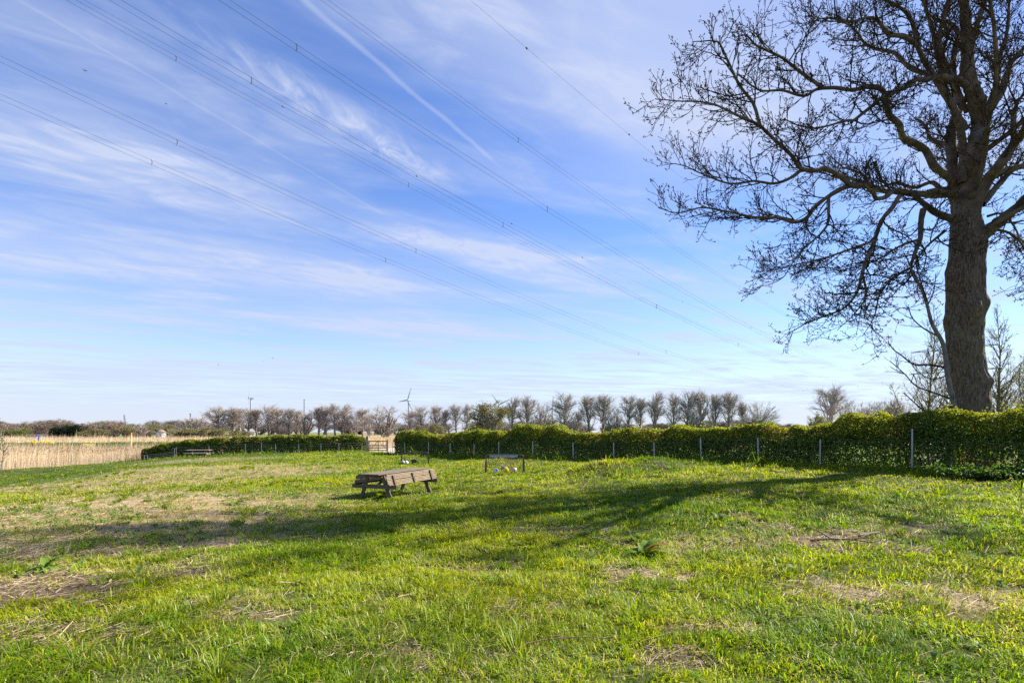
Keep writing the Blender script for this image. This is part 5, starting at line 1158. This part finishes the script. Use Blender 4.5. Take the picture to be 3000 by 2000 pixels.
# ------------------------------------------------------------------ small things in the field
def dock(lab, x, y, n, size, rng, flower=0):
    t = thing('dock_plant', lab, 'plant', (x, y, hg(x, y)), 0, 'broad leaved dock plants in the grass')
    for i in range(n):
        az = rng.uniform(0, 6.28); L = size*rng.uniform(.6, 1.15); W = L*rng.uniform(.22, .34); el = rng.uniform(.45, 1.25); m = 9; V = []
        for k in range(m):
            f = k/(m-1); a = el-1.3*f**1.4; px = L*f*math.cos(el-.55*f); pz = L*f*math.sin(max(-.2, el-.75*f)); w = W*.5*(math.sin(math.pi*min(1, f*.93+.04))**.75)*(1 if f > .16 else .25)+.003; wv = .012*math.sin(k*2.4+i)
            for s in (-1, 0, 1): lx, ly = px, s*w; V.append((lx*math.cos(az)-ly*math.sin(az), lx*math.sin(az)+ly*math.cos(az), pz+abs(s)*(w*.35+wv*s)+.01))
        Fq = [(k*3+j, k*3+j+1, k*3+j+4, k*3+j+3) for k in range(m-1) for j in (0, 1)]; g = rng.random(); c = np.array((.085, .165, .022))*(1-g)+np.array((.17, .26, .04))*g
        if rng.random() < .14: c = np.array((.22, .15, .05))
        make('leaf', V, np.array(Fq), M['dock'], t, col=np.tile(c, (len(V), 1)), smooth=True)
dr_ = np.random.default_rng(12)
def gp(u, v, d): return ((u-1500)/F*d, d)
for lab, u, d, n, s in (('largest dock plant, with long pointed leaves, right of the middle of the field', 1885, 7.3, 13, .42), ('dock plant with short leaves just behind the largest one', 1850, 8.3, 9, .28), ('small dock plant left of the strawy scar in mid field', 1618, 9.6, 8, .26), ('dock plant at the left rim of the strawy scar', 1705, 8.7, 7, .24), ('pale leaved dock plant at the right of the strawy scar', 2105, 9.6, 6, .26),
     ('dock plant standing alone in the grass below the picnic table', 1478, 10.3, 5, .24), ('dock plant beside the sandy scar on the left', 560, 8.5, 9, .28), ('dock plant in the straw on the far left', 380, 11.2, 9, .30), ('dock plant with broad leaves above the sandy scar', 470, 12.6, 9, .34), ('dock plant between the straw and the far grass strip', 690, 13.5, 8, .32), ('low dock plant near the bottom left corner', 1045, 4.35, 8, .17), ('dark dock plant beside the brown earth on the left', 130, 6.7, 12, .30)):
    dock(lab, *gp(u, 0, d), n, s, dr_)
def stick(name, lab, cat, pts, r, mat='twig', forks=()):
    P = [np.array((x, y, hg(x, y)+h)) for x, y, h in pts]; o = P[0]; m = MB(); m.tube([p-o for p in P], list(np.linspace(r, r*.5, len(P))), 7)
    for i, (dx, dy, dz) in forks: m.tube([P[i]-o, P[i]-o+np.array((dx*.5, dy*.5, dz*.6)), P[i]-o+np.array((dx, dy, dz))], [r*.6, r*.5, r*.3], 6)
    ob = m.build(name, M[mat], None, label=lab, cat=cat); ob.location = o
M['stick'] = pmat('brown_stick', (.14, .075, .045), (.26, .16, .10), 9, .8)
stick('stick', 'long thin brown stick lying in the grass at the bottom middle', 'stick', [(.02, 4.02, .03), (.12, 4.10, .06), (.25, 4.14, .07), (.42, 4.19, .07), (.62, 4.22, .06), (.9, 4.2, .04)], .006, 'stick')
stick('broken_branch', 'broken brown branch on the bare patch at the right', 'branch', [(4.55, 7.8, .03), (4.85, 7.78, .05), (5.1, 7.72, .06), (5.4, 7.68, .04)], .022, 'stick', [(1, (-.25, .15, .16)), (2, (.3, -.1, .05))])
stick('plank', 'short pale split plank on the bare patch beside the broken branch', 'plank', [(5.5, 8.1, .03), (5.75, 8.2, .05), (5.95, 8.3, .05)], .03, 'wood')
stick('stick', 'upright bent straw stem left of the picnic table', 'stick', [(-4.0, 11.3, 0), (-4.0, 11.3, .14), (-3.93, 11.3, .26), (-3.8, 11.3, .34)], .006, 'stick')
def bramble():
    rng = np.random.default_rng(9); x, y = 13.75, 12.5; t = thing('bramble', 'low dark bramble thicket spilling out from the foot of the hedge below the big tree', 'shrub', (x, y, hg(x, y))); o = np.array(t.location); LP = []; nb = NB()
    for i in range(150):
        s = rng.uniform(-2.3, 2.6); off = rng.uniform(-.35, .55)*(1-.12*abs(s)); p = np.array((x, y))+HD*s+HN*off; z = hg(*p); a = rng.uniform(0, 6.28); L = rng.uniform(.3, .8); P = np.array([(p[0]+math.cos(a)*L*f, p[1]+math.sin(a)*L*f, z+1.5*L*f*(1-.75*f)*.8) for f in np.linspace(0, 1, 7)])
        V, Fc = tube(P-o, np.linspace(.006, .003, 7), 4); nb.add(V, Fc)
        for q in P[1:]:
            for _ in range(9): LP.append(q-o+rng.normal(0, .06, 3))
    nb.build('canes', M['twig'], t); LP = np.array(LP); LP[:, 2] = np.maximum(LP[:, 2], .0); n = len(LP); N = rng.normal(0, .5, (n, 3)); N[:, 2] += .8
    V, Fc = leaf_quads(LP, N, rng.uniform(.05, .10, n), rng.uniform(.04, .075, n), rng); g = rng.random((n, 1)); make('leaves', V, Fc, M['leaf'], t, col=np.repeat(np.array((.035, .085, .014))*(1-g)+np.array((.08, .15, .025))*g, 4, 0))
bramble()
M['petal'] = pmat('yellow_petals', (.70, .52, .02), (.80, .65, .05), 9, .7)
def rape(lab, u, d, h, w):
    rng = np.random.default_rng(int(u)); x = (u-1500)/F*d; z = hg(x, d); t = thing('flowering_plant', lab, 'plant', (x, d, z), 0, 'yellow flowering plants on the bank'); nb = NB(); P = []
    for i in range(16):
        bx_ = rng.normal(0, w*.4); q = np.array([(bx_, rng.normal(0, .2), 0), (bx_*1.2, 0, h*.6), (bx_*1.4+rng.normal(0, .1), 0, h*rng.uniform(.7, 1))]); V, Fc = tube(q, .012, 4); nb.add(V, Fc)
        for _ in range(16): P.append(q[2]+rng.normal(0, .11, 3))
    nb.build('stems', M['willow_bark'], t); P = np.array(P); n = len(P); V, Fc = leaf_quads(P, rng.normal(size=(n, 3)), np.full(n, .09), np.full(n, .08), rng); make('flowers', V, Fc, M['petal'], t)
rape('yellow flowering plant just right of the blue pole', 130, 71.0, 1.0, 1.2); rape('yellow flowering plant right of the pale yellow pole', 412, 70, 1.0, .9); rape('low yellow flowering plant left of the pale yellow pole', 258, 71, .7, .7); rape('yellow flowering plant at the bank left of the blue pole', 100, 71.5, .6, .6)
def bird(lab, u, v, d, span, roll):
    p = at(u, v, d); o = thing('bird', lab, 'bird', p, roll, 'small birds in the sky')
    m = MB(); m.sphere((0, 0, 0), span*.10, 10, 8, (1, 3.0, 1)); m.sphere((0, -span*.30, span*.03), span*.07, 8, 6); m.build('body', M['black'], o)
    for s in (-1, 1):
        m = MB(); m.add([(0, -span*.16, 0), (s*span*.28, -span*.2, span*.14), (s*span*.5, -.02, span*.05), (s*span*.26, span*.05, span*.12), (0, span*.1, 0)], [(0, 1, 3, 4), (1, 2, 3)]); m.V[-1] = np.array(m.V[-1]); m.build('wing', M['black'], o)
bird('small dark bird high in the sky near the left edge', 249, 208, 60, .5, .9); bird('tiny bird right of and below the high one', 486, 305, 80, .45, 1.2); bird('small bird low in the sky above the left hedge', 799, 1048, 90, .6, .6); bird('tiny bird just left of the low one', 771, 1058, 110, .5, .4); bird('tiny bird left of the first wind turbine at the same height as the low ones', 640, 1068, 110, .5, 1.5)
